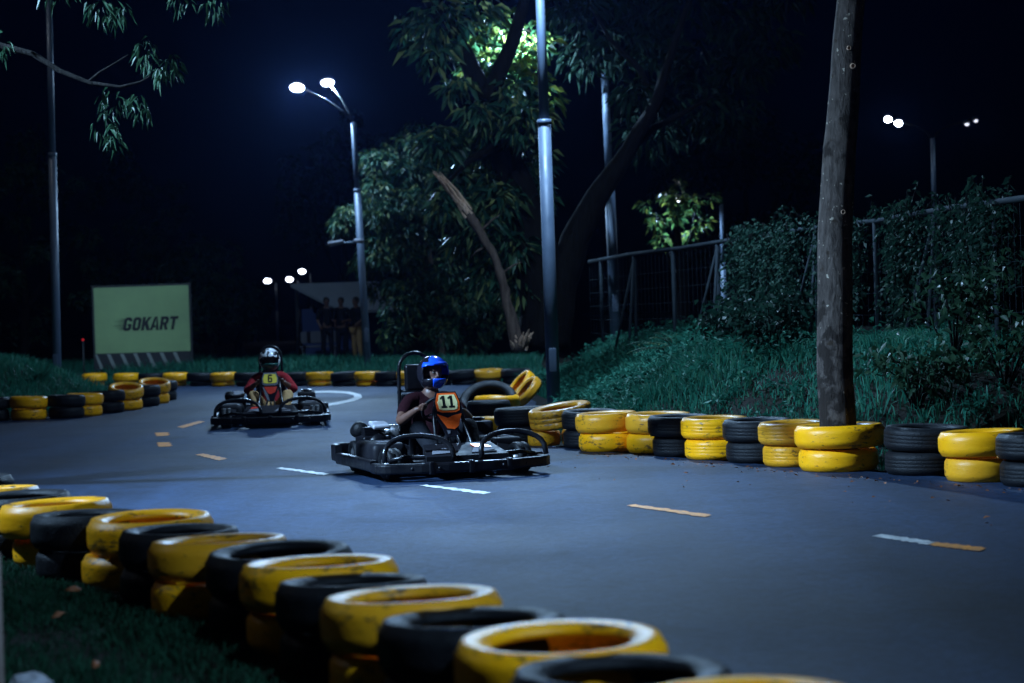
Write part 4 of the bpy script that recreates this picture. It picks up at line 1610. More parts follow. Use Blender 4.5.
def rounded_plate(w, h, r, n=5):
    o = []
    for cx, cy, a in ((w / 2 - r, h / 2 - r, 0), (-w / 2 + r, h / 2 - r, 90), (-w / 2 + r, -h / 2 + r, 180), (w / 2 - r, -h / 2 + r, 270)):
        for k in range(n + 1):
            t = R(a + 90 * k / n)
            o.append((cx + r * math.cos(t), cy + r * math.sin(t)))
    return o


def frame_from(origin, xa, ya):
    xa, ya = Vector(xa).normalized(), Vector(ya).normalized()
    za = xa.cross(ya).normalized()
    ya = za.cross(xa)
    M = Matrix.Identity(4)
    for i in range(3):
        M[i][0], M[i][1], M[i][2], M[i][3] = xa[i], ya[i], za[i], origin[i]
    return M


def make_kart(loc, rz, label, number, scheme, steer):
    k = empty('go_kart', loc, rz)
    tag(k, label, 'go-kart')
    # tubular frame and floor tray
    f = MB()
    for s in (-1, 1):
        f.tube([(-0.82, s * 0.30, 0.10), (-0.2, s * 0.30, 0.085), (0.35, s * 0.24, 0.08), (0.80, s * 0.17, 0.09)], 0.017, 10)
    for x in (-0.78, -0.35, 0.15, 0.62):
        f.tube([(x, -0.31 if x < 0 else -0.25, 0.09), (x, 0.31 if x < 0 else 0.25, 0.09)], 0.015, 8)
    f.tube([(-0.60, -0.60, 0.14), (-0.60, 0.60, 0.14)], 0.022, 10)
    f.tube([(0.52, -0.52, 0.14), (0.52, 0.52, 0.14)], 0.016, 10)
    f.build('frame', MT['tube'], k)
    t = MB()
    t.prism([(0.84, -0.2), (0.84, 0.2), (0.1, 0.36), (-0.55, 0.36), (-0.55, -0.36), (0.1, -0.36)], Matrix.Translation((0, 0, 0.055)), 0.012)
    t.build('floor_tray', MT['satin'], k)
    # wheels
    for x, s, r, w in ((0.52, -1, 0.133, 0.13), (0.52, 1, 0.133, 0.13), (-0.60, -1, 0.142, 0.20), (-0.60, 1, 0.142, 0.20)):
        pr = tyre_profile(r, w, 0.52, 1, 0.004, 0.72)
        M = Matrix.Rotation(PI / 2, 4, 'X') @ Matrix.Translation((0, 0, -w / 2))
        mb = MB().lathe(pr, 40, M=M)
        yy = s * (0.575 if x > 0 else 0.53)
        wo = mb.build('wheel', MT['rubber'], k, (x, yy, r), (0, 0, steer if x > 0 else 0))
        rm = MB()
        rm.lathe([(0.02, -0.02), (r * 0.5, -0.03), (r * 0.56, -w * 0.40), (r * 0.53, -w * 0.42), (r * 0.47, -0.045), (0.02, -0.05)], 28, M=Matrix.Rotation(PI / 2 * (1 if s > 0 else -1), 4, 'X') @ Matrix.Translation((0, 0, 0)))
        rm.tube([(0, 0.06, 0), (0, -0.06, 0)], 0.024, 12)
        rm.build('rim', MT['steel'], wo)
    # wrap-around bumper
    hb, tb, zc = 0.086, 0.08, 0.112
    front = [(0.60, 0.735), (0.74, 0.735)] + arc_pts((0.70, 0.60), 0.135, R(80), R(25), 4) + [(0.905, 0.42), (0.935, 0.2), (0.94, 0)]
    front = front + [(x, -y) for x, y in reversed(front[:-1])]
    vs, fs = bar_prof([(x, y, zc) for x, y in front], hb, tb)
    mb = MB().add(vs, fs, 0, False)
    for y in (-0.5, -0.28, 0.28, 0.5):
        xx = 0.97 if abs(y) < 0.4 else 0.915
        mb.ball((xx, y, zc), (0.012, 0.014, 0.014), 6)
    # raised clamps where the rail is joined
    for y in (-0.34, 0.0, 0.34):
        mb.box((0.932 - abs(y) * 0.05, y, zc), (0.10, 0.05, hb + 0.02), bev=0.01)
    mb.build('front_bumper', MT['plastic'], k)
    for s in (-1, 1):
        side = [(0.585, s * 0.735), (0.3, s * 0.725), (-0.3, s * 0.725), (-0.62, s * 0.735)]
        vs, fs = bar_prof([(x, y, 0.125) for x, y in (side if s > 0 else side)], 0.10, 0.07)
        mb = MB().add(vs, fs, 0, False)
        for x in (0.45, 0.1, -0.25):
            mb.box((x, s * 0.62, 0.12), (0.05, 0.18, 0.03))
        mb.build('side_bumper', MT['plastic'], k)
    rear = [(-0.635, 0.735), (-0.80, 0.73)] + arc_pts((-0.80, 0.61), 0.12, R(90), R(150), 4)[1:] + [(-0.935, 0.4), (-0.95, 0)]
    rear = rear + [(x, -y) for x, y in reversed(rear[:-1])]
    vs, fs = bar_prof([(x, y, 0.17) for x, y in rear], 0.15, 0.06)
    MB().add(vs, fs, 0, False).build('rear_bumper', MT['plastic'], k)
    # hoops over the front wheels
    for s in (-1, 1):
        pts = []
        for i in range(15):
            a = PI * i / 14
            y = s * (0.415 + 0.295 * -math.cos(a))
            pts.append((0.87 - 0.10 * math.sin(a) - 0.06 * abs(y), y, 0.17 + 0.205 * math.sin(a) ** 0.6))
        MB().tube(pts, 0.023, 10).build('wheel_hoop', MT['tube'], k)
        pts2 = [(0.80, s * 0.16, 0.15), (0.78, s * 0.3, 0.19), (0.74, s * 0.5, 0.20), (0.66, s * 0.66, 0.17)]
        MB().tube(pts2, 0.018, 8).build('brace_tube', MT['tube'], k)
    # nose shroud between the hoops, with its graphics
    n = MB()
    n.add([(0.86, -0.36, 0.20), (0.86, 0.36, 0.20), (0.56, 0.30, 0.285), (0.56, -0.30, 0.285), (0.86, -0.36, 0.12), (0.86, 0.36, 0.12), (0.56, 0.30, 0.10), (0.56, -0.30, 0.10)],
          [(0, 1, 2, 3), (4, 7, 6, 5), (0, 4, 5, 1), (2, 6, 7, 3), (1, 5, 6, 2), (0, 3, 7, 4)])
    no = n.build('nose_shroud', MT['satin'], k)
    Mn = frame_from((0.71, 0, 0.2455), (0, 1, 0), (-0.30, 0, 0.085))
    g = MB()
    g.prism([(0.05, -0.11), (0.27, -0.12), (0.25, -0.03), (0.10, 0.0)], Mn, 0.006)
    g.build('white_graphic', MT['white_gfx'], no)
    g = MB()
    g.prism([(-0.30, -0.12), (-0.12, -0.10), (-0.14, 0.02), (-0.27, -0.02)], Mn, 0.006)
    g.build('white_graphic', MT['white_gfx'], no)
    g = MB()
    g.prism([(0.12, 0.02), (0.26, 0.0), (0.22, 0.08), (0.10, 0.09)] if scheme == 'orange' else [(-0.26, 0.0), (-0.14, 0.04), (-0.16, 0.09), (-0.24, 0.08)], Mn, 0.006)
    g.build('red_graphic', MT['red_gfx'] if scheme != 'orange' else MT['orange'], no)
    # side pods
    for s in (-1, 1):
        mb = MB()
        mb.box((0.0, s * 0.52, 0.20), (0.72, 0.30, 0.20), rot=Matrix.Rotation(s * R(2), 3, 'Z'), bev=0.06)
        po = mb.build('side_pod', MT['satin'], k)
        g = MB()
        Mp = frame_from((0.10, s * 0.52, 0.3035), (0, 1, 0), (-1, 0, 0))
        g.prism([(-0.07, -0.16), (0.07, -0.18), (0.075, 0.02), (-0.06, 0.06)], Mp, 0.005)
        g.build('white_graphic', MT['white_gfx'], po)
        g = MB()
        Mp2 = frame_from((0.363, s * 0.50, 0.205), (0, 1, 0), (0, 0, 1))
        g.prism([(-0.10, -0.035), (0.03, -0.05), (0.05, 0.03), (-0.07, 0.05)], Mp2, 0.006)
        g.build('white_graphic', MT['white_gfx'], po)
    # seat
    st = MB()
    prof = [(0.02, 0.10, 0.20), (-0.18, 0.085, 0.21), (-0.36, 0.10, 0.215), (-0.47, 0.19, 0.22), (-0.535, 0.36, 0.215), (-0.575, 0.54, 0.20), (-0.60, 0.66, 0.17)]
    vs, fs, m_ = [], [], 9
    for lay in (0, 1):
        for (x, z, hw) in prof:
            for j in range(m_):
                u = -1 + 2 * j / (m_ - 1)
                lift = 0.15 * abs(u) ** 3
                vs.append((x + (0.10 if z > 0.25 else 0.02) * abs(u) ** 3 - lay * 0.014, u * hw, z + (lift if z < 0.3 else 0.02 * abs(u)) - lay * 0.014))
    a = len(prof) * m_
    for i in range(len(prof) - 1):
        for j in range(m_ - 1):
            q = i * m_ + j
            fs.append((q, q + 1, q + m_ + 1, q + m_))
            fs.append((a + q + m_, a + q + m_ + 1, a + q + 1, a + q))
    for i in range(len(prof) - 1):
        for j in (0, m_ - 1):
            q, w = i * m_ + j, (i + 1) * m_ + j
            fs.append((q, w, a + w, a + q) if j == 0 else (w, q, a + q, a + w))
    for j in range(m_ - 1):
        fs.append((j + 1, j, a + j, a + j + 1))
        q = (len(prof) - 1) * m_ + j
        fs.append((q, q + 1, a + q + 1, a + q))
    st.add(vs, fs, 0, True)
    st.build('seat', MT['plastic'], k)
    # head restraint hoop
    ho = MB()
    hp = [(-0.66, -0.15, 0.10), (-0.66, -0.15, 0.5), (-0.655, -0.148, 0.88)]
    for i in range(1, 8):
        an = PI - PI * i / 8
        hp.append((-0.655, 0.148 * math.cos(an), 0.90 + 0.145 * math.sin(an)))
    hp += [(-0.655, 0.148, 0.88), (-0.66, 0.15, 0.5), (-0.66, 0.15, 0.10)]
    ho.tube(hp, 0.017, 10)
    for z in (0.45, 0.70):
        ho.tube([(-0.66, -0.15, z), (-0.66, 0.15, z)], 0.012, 8)
    ho.build('roll_hoop', MT['tube'], k)
    MB().box((-0.615, 0, 0.82), (0.07, 0.21, 0.24), bev=0.03).build('headrest', MT['plastic'], k)
    # engine on the right-hand side, behind the pod
    e = MB()
    e.box((-0.42, -0.47, 0.22), (0.30, 0.26, 0.22), bev=0.03)
    for i in range(6):
        e.box((-0.42 + 0.0, -0.47, 0.335 + i * 0.013), (0.22 - i * 0.008, 0.20, 0.008))
    e.tube([(-0.28, -0.47, 0.26), (-0.22, -0.47, 0.26)], 0.085, 18)
    eo = e.build('engine', MT['plastic'], k)
    MB().box((-0.34, -0.43, 0.42), (0.19, 0.16, 0.04), rot=Matrix.Rotation(R(10), 3, 'Y'), bev=0.018).build('engine_cover', MT['white_shell'], eo)
    MB().tube([(-0.66, -0.56, 0.36), (-0.54, -0.56, 0.38), (-0.46, -0.56, 0.38)], [0.06, 0.075, 0.06], 14).build('air_filter', MT['rubber'], eo)
    ex = MB()
    ex.tube([(-0.48, -0.36, 0.30), (-0.62, -0.34, 0.32), (-0.78, -0.22, 0.33)], 0.024, 10)
    ex.tube([(-0.80, -0.34, 0.33), (-0.80, 0.18, 0.33)], [0.065, 0.065], 16)
    ex.build('exhaust', MT['steel'], k)
    # second tank / battery box on the left-hand side
    bx = MB()
    bx.box((-0.36, 0.47, 0.29), (0.34, 0.24, 0.26), bev=0.035)
    bx.tube([(-0.30, 0.47, 0.41), (-0.30, 0.47, 0.45)], 0.04, 14)
    fo = bx.build('fuel_tank', MT['satin'], k)
    MB().box((-0.38, 0.47, 0.432), (0.16, 0.15, 0.03), bev=0.01).build('tank_plate', MT['steel'], fo)
    # steering
    wc = Vector((0.10, 0, 0.56))
    ax = Vector((-0.72, 0, 0.69)).normalized()
    upv = Vector((0.69, 0, 0.72)).normalized()
    sv = Vector((0, 1, 0))
    cs, sn = math.cos(steer), math.sin(steer)
    u1, u2 = sv * cs + upv * sn, upv * cs - sv * sn
    w = MB()
    w.tube([wc + (u1 * math.cos(2 * PI * i / 28) + u2 * math.sin(2 * PI * i / 28)) * 0.155 for i in range(28)], 0.015, 8, closed=True)
    so = w.build('steering_wheel', MT['rubber'], k)
    sp = MB()
    for an in (0, 120, 240):
        d = u1 * math.cos(R(an + 90)) + u2 * math.sin(R(an + 90))
        sp.tube([wc - ax * 0.02, wc + d * 0.15], [0.014, 0.010], 6)
    sp.tube([wc - ax * 0.035, wc + ax * 0.012], 0.035, 12)
    sp.build('spokes', MT['steel'], so)
    MB().tube([wc - ax * 0.03, (0.52, 0, 0.14)], 0.013, 8).build('steering_column', MT['steel'], k)
    for s in (-1, 1):
        MB().tube([(0.66, s * 0.11, 0.09), (0.70, s * 0.12, 0.23), (0.70, s * 0.19, 0.23)], 0.010, 8).build('pedal', MT['steel'], k)
    # number fairing in front of the wheel: tall shield narrowing downwards
    Mf = frame_from((0.335, 0, 0.595), (0, 1, 0), (-0.36, 0, 0.93)) @ Matrix.Diagonal((0.74, 0.82, 1, 1))
    fm = MB()
    shield = [(-0.055, -0.34), (0.055, -0.34), (0.085, -0.26), (0.155, -0.10), (0.165, 0.02), (0.12, 0.155), (-0.12, 0.155), (-0.165, 0.02), (-0.155, -0.10), (-0.085, -0.26)]
    fm.prism(shield, Mf @ Matrix.Translation((0, 0, -0.025)), 0.025)
    fp_ = fm.build('number_fairing', MT['gloss'], k)
    sup = MB()
    for s in (-1, 1):
        sup.tube([Mf @ Vector((s * 0.05, -0.28, -0.03)), (0.60, s * 0.09, 0.12)], 0.012, 8)
        sup.tube([Mf @ Vector((s * 0.16, 0.0, -0.015)), Mf @ Vector((s * 0.175, -0.15, -0.03)), (0.50, s * 0.16, 0.26), (0.62, s * 0.20, 0.20)], [0.016, 0.018, 0.018, 0.016], 8)
    sup.build('fairing_stay', MT['tube'], k)

    def sub(name, outline, z, mat):
        mb = MB().prism(outline, Mf @ Matrix.Translation((0, 0, z)), 0.004)
        return mb.build(name, MT[mat], fp_)
    plate_o = [(-0.085, -0.075), (0.085, -0.075), (0.135, -0.055), (0.145, 0.04), (0.11, 0.14), (-0.11, 0.14), (-0.145, 0.04), (-0.135, -0.055)]
    plate_i = [(x * 0.82, 0.035 + (y - 0.035) * 0.80) for x, y in plate_o]
    if scheme == 'orange':
        sub('plate_border', plate_o, 0.001, 'orange')
        sub('number_plate', plate_i, 0.0055, 'num_cream')
        sub('lower_graphic', [(-0.145, -0.09), (-0.02, -0.135), (0.05, -0.11), (0.152, -0.092), (0.10, -0.225), (0.045, -0.262), (-0.04, -0.25)], 0.001, 'orange')
        sub('white_edge', [(-0.05, -0.272), (-0.01, -0.276), (-0.02, -0.31), (-0.04, -0.31)], 0.001, 'white_gfx')
    else:
        sub('plate_border', plate_o, 0.001, 'white_gfx')
        sub('number_plate', [(x * 0.86, 0.045 + (y - 0.045) * 0.72) for x, y in plate_o], 0.0055, 'num_yellow')
        sub('lower_graphic', [(-0.11, -0.10), (0.12, -0.10), (0.085, -0.19), (0.0, -0.225), (-0.04, -0.21)], 0.001, 'red_gfx')
        sub('white_edge', [(-0.135, -0.10), (-0.118, -0.10), (-0.045, -0.225), (-0.015, -0.33), (-0.05, -0.335), (-0.08, -0.26)], 0.001, 'white_gfx')
    tm = word_mesh(number, 0.135, 0.0, 0.10, 0.95, 0.001)
    letter_obj(tm, 'ink', fp_, Mf @ Matrix.Translation((0.0, 0.040, 0.0098)), 'number')
    return k


K1 = ((-0.68, 17.45, 0.0), R(-90 + 19))
make_kart(K1[0], K1[1], 'black go-kart with orange-edged number 11 panel, nearest on the track', '11', 'orange', R(10))
driver('person', K1[0], K1[1], 'kart driver in blue full-face helmet and dark maroon top gripping the wheel', 'dark_maroon', 'dark_cloth', 'blue', 0.085, R(8), True)
K2 = ((-3.23, 26.5, 0.0), R(-90 + 6))
make_kart(K2[0], K2[1], 'black go-kart with yellow number 6 panel and red lower shield, farther back', '6', 'red', R(-3))
driver('person', K2[0], K2[1], 'kart driver in black and white patterned helmet, maroon sleeves and tan trousers', 'maroon', 'tan_cloth', 'pattern', -0.01, R(-2), False)

# ------------------------------------------------------------------ onlookers and pavilion
pv = at(345, 320, 58)


def onlooker(x, y, rz, label, top, legs, arm):
    z0 = ground_z(x, y)
    J = {'pelvis': ((0, 0, 0.92), (0.14, 0.10)), 'chest': ((0, 0, 1.28), (0.165, 0.11)), 'collar': ((0, 0, 1.43), (0.09, 0.07)), 'neck': ((0.01, 0, 1.50), 0.05), 'skull': ((0.02, 0, 1.58), 0.06)}
    E = [('pelvis', 'chest'), ('chest', 'collar'), ('collar', 'neck'), ('neck', 'skull')]
    for s, k in ((-1, 'r'), (1, 'l')):
        J['sh' + k] = ((0, s * 0.19, 1.40), 0.058)
        J['el' + k] = ((-0.03 + arm * 0.05, s * 0.25, 1.13), 0.043)
        J['wr' + k] = ((0.06 + arm * 0.18, s * (0.22 - arm * 0.12), 0.90 + arm * 0.22), 0.030)
        J['ha' + k] = ((0.09 + arm * 0.2, s * (0.21 - arm * 0.14), 0.82 + arm * 0.26), 0.034)
        J['hi' + k] = ((0, s * 0.09, 0.86), 0.085)
        J['kn' + k] = ((0.02, s * 0.11, 0.48), 0.06)
        J['an' + k] = ((-0.02, s * 0.12, 0.09), 0.04)
        J['to' + k] = ((0.14, s * 0.14, 0.04), 0.035)
        E += [('collar', 'sh' + k), ('sh' + k, 'el' + k), ('el' + k, 'wr' + k), ('wr' + k, 'ha' + k), ('pelvis', 'hi' + k), ('hi' + k, 'kn' + k), ('kn' + k, 'an' + k), ('an' + k, 'to' + k)]
    me = merge([skin_mesh(J, E), head_mesh((0.02, 0, 1.62))], 0.014)
    me.materials.clear()
    me.materials.append(MT['skin'])
    o = bpy.data.objects.new('person', me)
    COL.objects.link(o)
    o.location, o.rotation_euler = (x, y, z0), (0, 0, rz)
    tag(o, label, 'person')

    def wear(nm, keys, ed, grow, mat):
        JJ = {}
        for q in keys:
            p_, r_ = J[q]
            r_ = r_ if isinstance(r_, tuple) else (r_, r_)
            JJ[q] = (p_, (r_[0] + grow, r_[1] + grow))
        m2 = skin_mesh(JJ, ed, keys[0], 1)
        m2.materials.clear()
        m2.materials.append(MT[mat])
        w_ = bpy.data.objects.new(nm, m2)
        COL.objects.link(w_)
        w_.parent = o
    wear('shirt', ['pelvis', 'chest', 'collar', 'shr', 'shl', 'elr', 'ell'], [('pelvis', 'chest'), ('chest', 'collar'), ('collar', 'shr'), ('shr', 'elr'), ('collar', 'shl'), ('shl', 'ell')], 0.016, top)
    wear('trousers', ['pelvis', 'hir', 'hil', 'knr', 'knl', 'anr', 'anl'], [('pelvis', 'hir'), ('hir', 'knr'), ('knr', 'anr'), ('pelvis', 'hil'), ('hil', 'knl'), ('knl', 'anl')], 0.016, legs)
    hm = MB()
    hm.ball((0.005, 0, 1.655), (0.104, 0.086, 0.095), 10)
    hm.build('hair', MT['hair'], o)


for (px, lab, legs, arm, rz) in [(327, 'standing onlooker in dark clothes under the canopy, left one of three', 'dark_cloth', 0.2, -1.2), (342, 'standing onlooker in dark clothes under the canopy, middle one of three', 'dark_cloth', 0.9, -1.8),
                                 (357, 'standing onlooker with pale trousers beside the twin lamp post', 'tan_cloth', 0.5, -2.4)]:
    q = at(px, 330, 53)
    onlooker(q.x, q.y, rz, lab, 'dark_cloth', legs, arm)

# open shelter with a sloping grey canopy
c0, c1 = at(292, 283, 57), at(395, 284, 57)
pr_ = empty('shelter', ((c0.x + c1.x) / 2, 58, ground_z((c0.x + c1.x) / 2, 58)))
gz3 = pr_.location.z
tag(pr_, 'open shelter with a pale sloping canopy and blue back wall behind the bend', 'shelter')
hwid = (c1.x - c0.x) / 2
zt_ = c0.z - gz3
m_ = MB()
m_.add([(-hwid, -1.4, zt_ - 0.05), (hwid, -1.4, zt_ - 0.05), (hwid, -2.2, zt_ - 0.85), (-hwid + 1.5, -2.2, zt_ - 0.85), (-hwid, -1.4, zt_ - 0.12), (hwid, -1.4, zt_ - 0.12), (hwid, -2.14, zt_ - 0.92), (-hwid + 1.5, -2.14, zt_ - 0.92)],
       [(0, 3, 2, 1), (4, 5, 6, 7), (0, 1, 5, 4), (3, 7, 6, 2), (0, 4, 7, 3), (1, 2, 6, 5)])
m_.box((0, 0.1, zt_ - 0.06), (2 * hwid, 2.96, 0.06))
m_.build('canopy', MT['canopy'], pr_)
m_ = MB()
m_.box((0, 1.4, 0.75), (2 * hwid, 0.1, 1.5))
m_.build('back_wall', MT['blue_wall'], pr_)
for s in (-1, 0, 1):
    MB().tube([(s * (hwid - 0.15), -1.3, -0.1), (s * (hwid - 0.15), -1.3, zt_ - 0.13)], 0.05, 10).build('post', MT['dark_paint'], pr_)
m_ = MB()
m_.box((-hwid * 0.55, -0.4, 0.40), (1.1, 0.5, 0.06), bev=0.015)
m_.box((-hwid * 0.55, -0.17, 0.66), (1.1, 0.05, 0.34), bev=0.015)
for s in (-1, 1):
    m_.box((-hwid * 0.55 + s * 0.45, -0.4, 0.2), (0.06, 0.42, 0.4))
m_.build('bench', MT['white_gfx'], pr_)

# ------------------------------------------------------------------ grass and ground cover


def scatter(n, x0, x1, y0, y1, keep):
    X = rng.uniform(x0, x1, n)
    Y = rng.uniform(y0, y1, n)
    m = keep(X, Y)
    X, Y = X[m], Y[m]
    return X, Y, height(X, Y)


def patchy(X, Y, f=1.0):
    return 0.5 + 0.5 * np.clip(bumps(X * f + 3.1, Y * f - 1.7) * 1.3, -1, 1)


def grass_on_bank():
    keep = lambda X, Y: (side_dist(RIGHT_EDGE, X, Y) > 0.28) & (X > -0.2) & (X < 1.2 + (40 - Y) * 0.28) & (Y < 40)
    X, Y, Z = scatter(330000, -0.5, 8.0, 14.5, 39.5, keep)
    k = patchy(X, Y, 1.2)
    m = rng.uniform(0, 1, len(X)) < (0.35 + 0.65 * k) * np.where((X > 2.9) & (Y < 18.6), 0.3, 1.0)  # thinned right of the trunk: bare dark soil stands in for shade
    X, Y, Z, k = X[m], Y[m], Z[m], k[m]
    P = np.stack([X, Y, Z - 0.02], 1)
    h = rng.uniform(0.06, 0.24, len(X)) * (0.45 + 1.2 * k ** 1.4)
    V, T = blades(P, h, rng.uniform(0.009, 0.02, len(X)), 0.9)
    tag(np_object('grass', V, T, MT['grass']), 'rough blue-green grass covering the bank behind the right barrier', 'grass', kind='stuff')


grass_on_bank()


def weeds_on_bank():
    keep = lambda X, Y: (side_dist(RIGHT_EDGE, X, Y) > 0.3) & (side_dist(RIGHT_EDGE, X, Y) < 3.4) & (X > -0.1) & (Y < 39)
    X, Y, Z = scatter(5200, -0.4, 7.0, 16.0, 38, keep)
    k = patchy(X, Y, 0.9)
    m = rng.uniform(0, 1, len(X)) < k ** 1.5 * (0.35 + 0.65 * (Y > 20.5))
    X, Y, Z = X[m], Y[m], Z[m]
    Ps, Ds, Ls = [], [], []
    for x, y, z in zip(X, Y, Z):
        hgt = random.uniform(0.08, 0.30)
        n = random.randint(6, 12)
        a = rng.uniform(0, 2 * PI, n)
        el = rng.uniform(-0.1, 0.9, n)
        zz = z + hgt * rng.uniform(0.2, 1.0, n)
        Ps.append(np.stack([x + 0.05 * np.cos(a) * rng.uniform(0, 1, n), y + 0.05 * np.sin(a) * rng.uniform(0, 1, n), zz], 1))
        Ds.append(np.stack([np.cos(a) * np.cos(el), np.sin(a) * np.cos(el), np.sin(el)], 1))
        Ls.append(rng.uniform(0.05, 0.12, n))
    P, D, L = np.concatenate(Ps), np.concatenate(Ds), np.concatenate(Ls)
    V, T = leaves(P, D, L, L * 0.5, 0.25, (0, 0, 1))
    tag(np_object('undergrowth', V, T, MT['weed']), 'broad-leaved weeds growing through the grass of the bank', 'weeds', kind='stuff')


weeds_on_bank()


def far_verge():
    keep = lambda X, Y: (side_dist(RIGHT_EDGE, X, Y) > 0.45) & (side_dist(RIGHT_EDGE, X, Y) < 6)
    X, Y, Z = scatter(90000, -17, 0.6, 39, 56, keep)
    P = np.stack([X, Y, Z - 0.02], 1)
    k = patchy(X, Y, 0.7)
    V, T = blades(P, rng.uniform(0.12, 0.34, len(X)) * (0.6 + 0.8 * k), rng.uniform(0.012, 0.026, len(X)), 0.7)
    tag(np_object('grass', V, T, MT['grass']), 'long grass on the verge behind the far barrier', 'grass', kind='stuff')


far_verge()


def island_grass():
    keep = lambda X, Y: (-side_dist(ISLAND, X, Y) > 0.45) & (X < -6.3)
    X, Y, Z = scatter(90000, -17, -6.4, 29, 44, keep)
    k = patchy(X, Y, 1.0)
    P = np.stack([X, Y, Z - 0.02], 1)
    V, T = blades(P, rng.uniform(0.12, 0.30, len(X)) * (0.5 + 1.0 * k), rng.uniform(0.010, 0.022, len(X)), 0.8)
    tag(np_object('grass', V, T, MT['grass']), 'long dark grass on the mound inside the left island', 'grass', kind='stuff')


island_grass()


def near_lawn():
    keep = lambda X, Y: (-side_dist(LEFT_NEAR, X, Y) > 0.25)
    X, Y, Z = scatter(150000, -4.2, 0.2, 6.2, 13.0, keep)
    k = patchy(X, Y, 2.2)
    m = rng.uniform(0, 1, len(X)) < 0.25 + 0.75 * k
    X, Y, Z, k = X[m], Y[m], Z[m], k[m]
    P = np.stack([X, Y, Z - 0.01], 1)
    V, T = blades(P, rng.uniform(0.025, 0.075, len(X)) * (0.6 + 0.8 * k), rng.uniform(0.004, 0.009, len(X)), 1.0)
    tag(np_object('grass', V, T, MT['lawn']), 'short dark lawn left of the near barrier', 'grass', kind='stuff')


near_lawn()

# fallen leaves, rock and stake on the near lawn
for px, py, s, lab in [(73, 601, 0.05, 'curled orange fallen leaf on the lawn close to the yellow tyres'), (60, 624, 0.055, 'flat brown fallen leaf on the lawn, below the orange one'), (96, 668, 0.045, 'dark brown fallen leaf near the bottom of the lawn')]:
    p = gp(px, py, 0.05)
    V = [(-s, 0, 0.0), (-s * 0.3, s * 0.42, s * 0.22), (s * 0.5, s * 0.34, s * 0.12), (s, 0, s * 0.3), (s * 0.4, -s * 0.40, s * 0.20), (-s * 0.4, -s * 0.36, s * 0.1), (0, 0, 0.03)]
    mb = MB().add(V, [(0, 6, 1), (1, 6, 2), (2, 6, 3), (3, 6, 4), (4, 6, 5), (5, 6, 0)], 0, True)
    o = mb.build('fallen_leaf', MT['dead_leaf'], None, (p.x, p.y, ground_z(p.x, p.y) + 0.055), (0.3, 0.2, random.uniform(0, 6)))
    sd = o.modifiers.new('Thick', 'SOLIDIFY')
    sd.thickness = 0.002
    tag(o, lab, 'leaf', 'fallen leaves on the near lawn')


def rock(p, r, label):
    bm = bmesh.new()
    bmesh.ops.create_icosphere(bm, subdivisions=3, radius=1.0)
    for v in bm.verts:
        n = mnoise.noise(v.co * 1.6 + Vector(p)) * 0.35 + mnoise.noise(v.co * 4.5) * 0.12
        v.co = v.co * (1 + n)
        v.co = Vector((v.co.x * r[0], v.co.y * r[1], v.co.z * r[2]))
    me = bpy.data.meshes.new('rock')
    bm.to_mesh(me)
    bm.free()
    me.materials.append(MT['rock'])
    o = bpy.data.objects.new('rock', me)
    COL.objects.link(o)
    o.location = p
    tag(o, label, 'rock')


p = gp(30, 681, 0.05)
rock((p.x, p.y, 0.03), (0.075, 0.06, 0.05), 'pale grey rock at the bottom left corner of the lawn')
p = at(-2, 620, 7.2)
mb = MB()
mb.tube([(0, 0, -0.2), (0.0, 0, 0.2), (0.004, 0, 0.55)], [0.030, 0.028, 0.026], 10)
tag(mb.build('wooden_stake', MT['timber'], None, (p.x - 0.012, p.y, 0.0)), 'weathered wooden stake at the left edge of the near lawn', 'stake')

# leaf litter and grit gathered along the foot of the right barrier
def litter():
    V, T, o = [], [], 0
    n = 170
    seg = [(0.8, 19.1), (1.5, 17.9), (2.2, 16.4), (3.1, 15.0), (3.8, 13.8), (4.6, 12.0)]
    P = []
    for k in range(n):
        t = rng.uniform(0, len(seg) - 1.001)
        i = int(t)
        u = t - i
        off = abs(rng.normal(0, 0.16)) + (0.0 if rng.uniform() < 0.8 else rng.uniform(0, 1.5))
        P.append((seg[i][0] * (1 - u) + seg[i + 1][0] * u - off * 0.8, seg[i][1] * (1 - u) + seg[i + 1][1] * u - off * 0.6 - 0.12, 0.012))
    P = np.array(P)
    a = rng.uniform(0, 2 * PI, n)
    D = np.stack([np.cos(a), np.sin(a), rng.uniform(0.0, 0.35, n)], 1)
    L = rng.uniform(0.015, 0.05, n)
    v, t_ = leaves(P, D, L, L * 0.55, 0.0, (0, 0, 1))
    tag(np_object('fallen_leaves', v, t_, MT['dead_leaf']), 'scattered dry leaves along the foot of the right barrier', 'leaves', kind='stuff')


litter()

# ------------------------------------------------------------------ trees


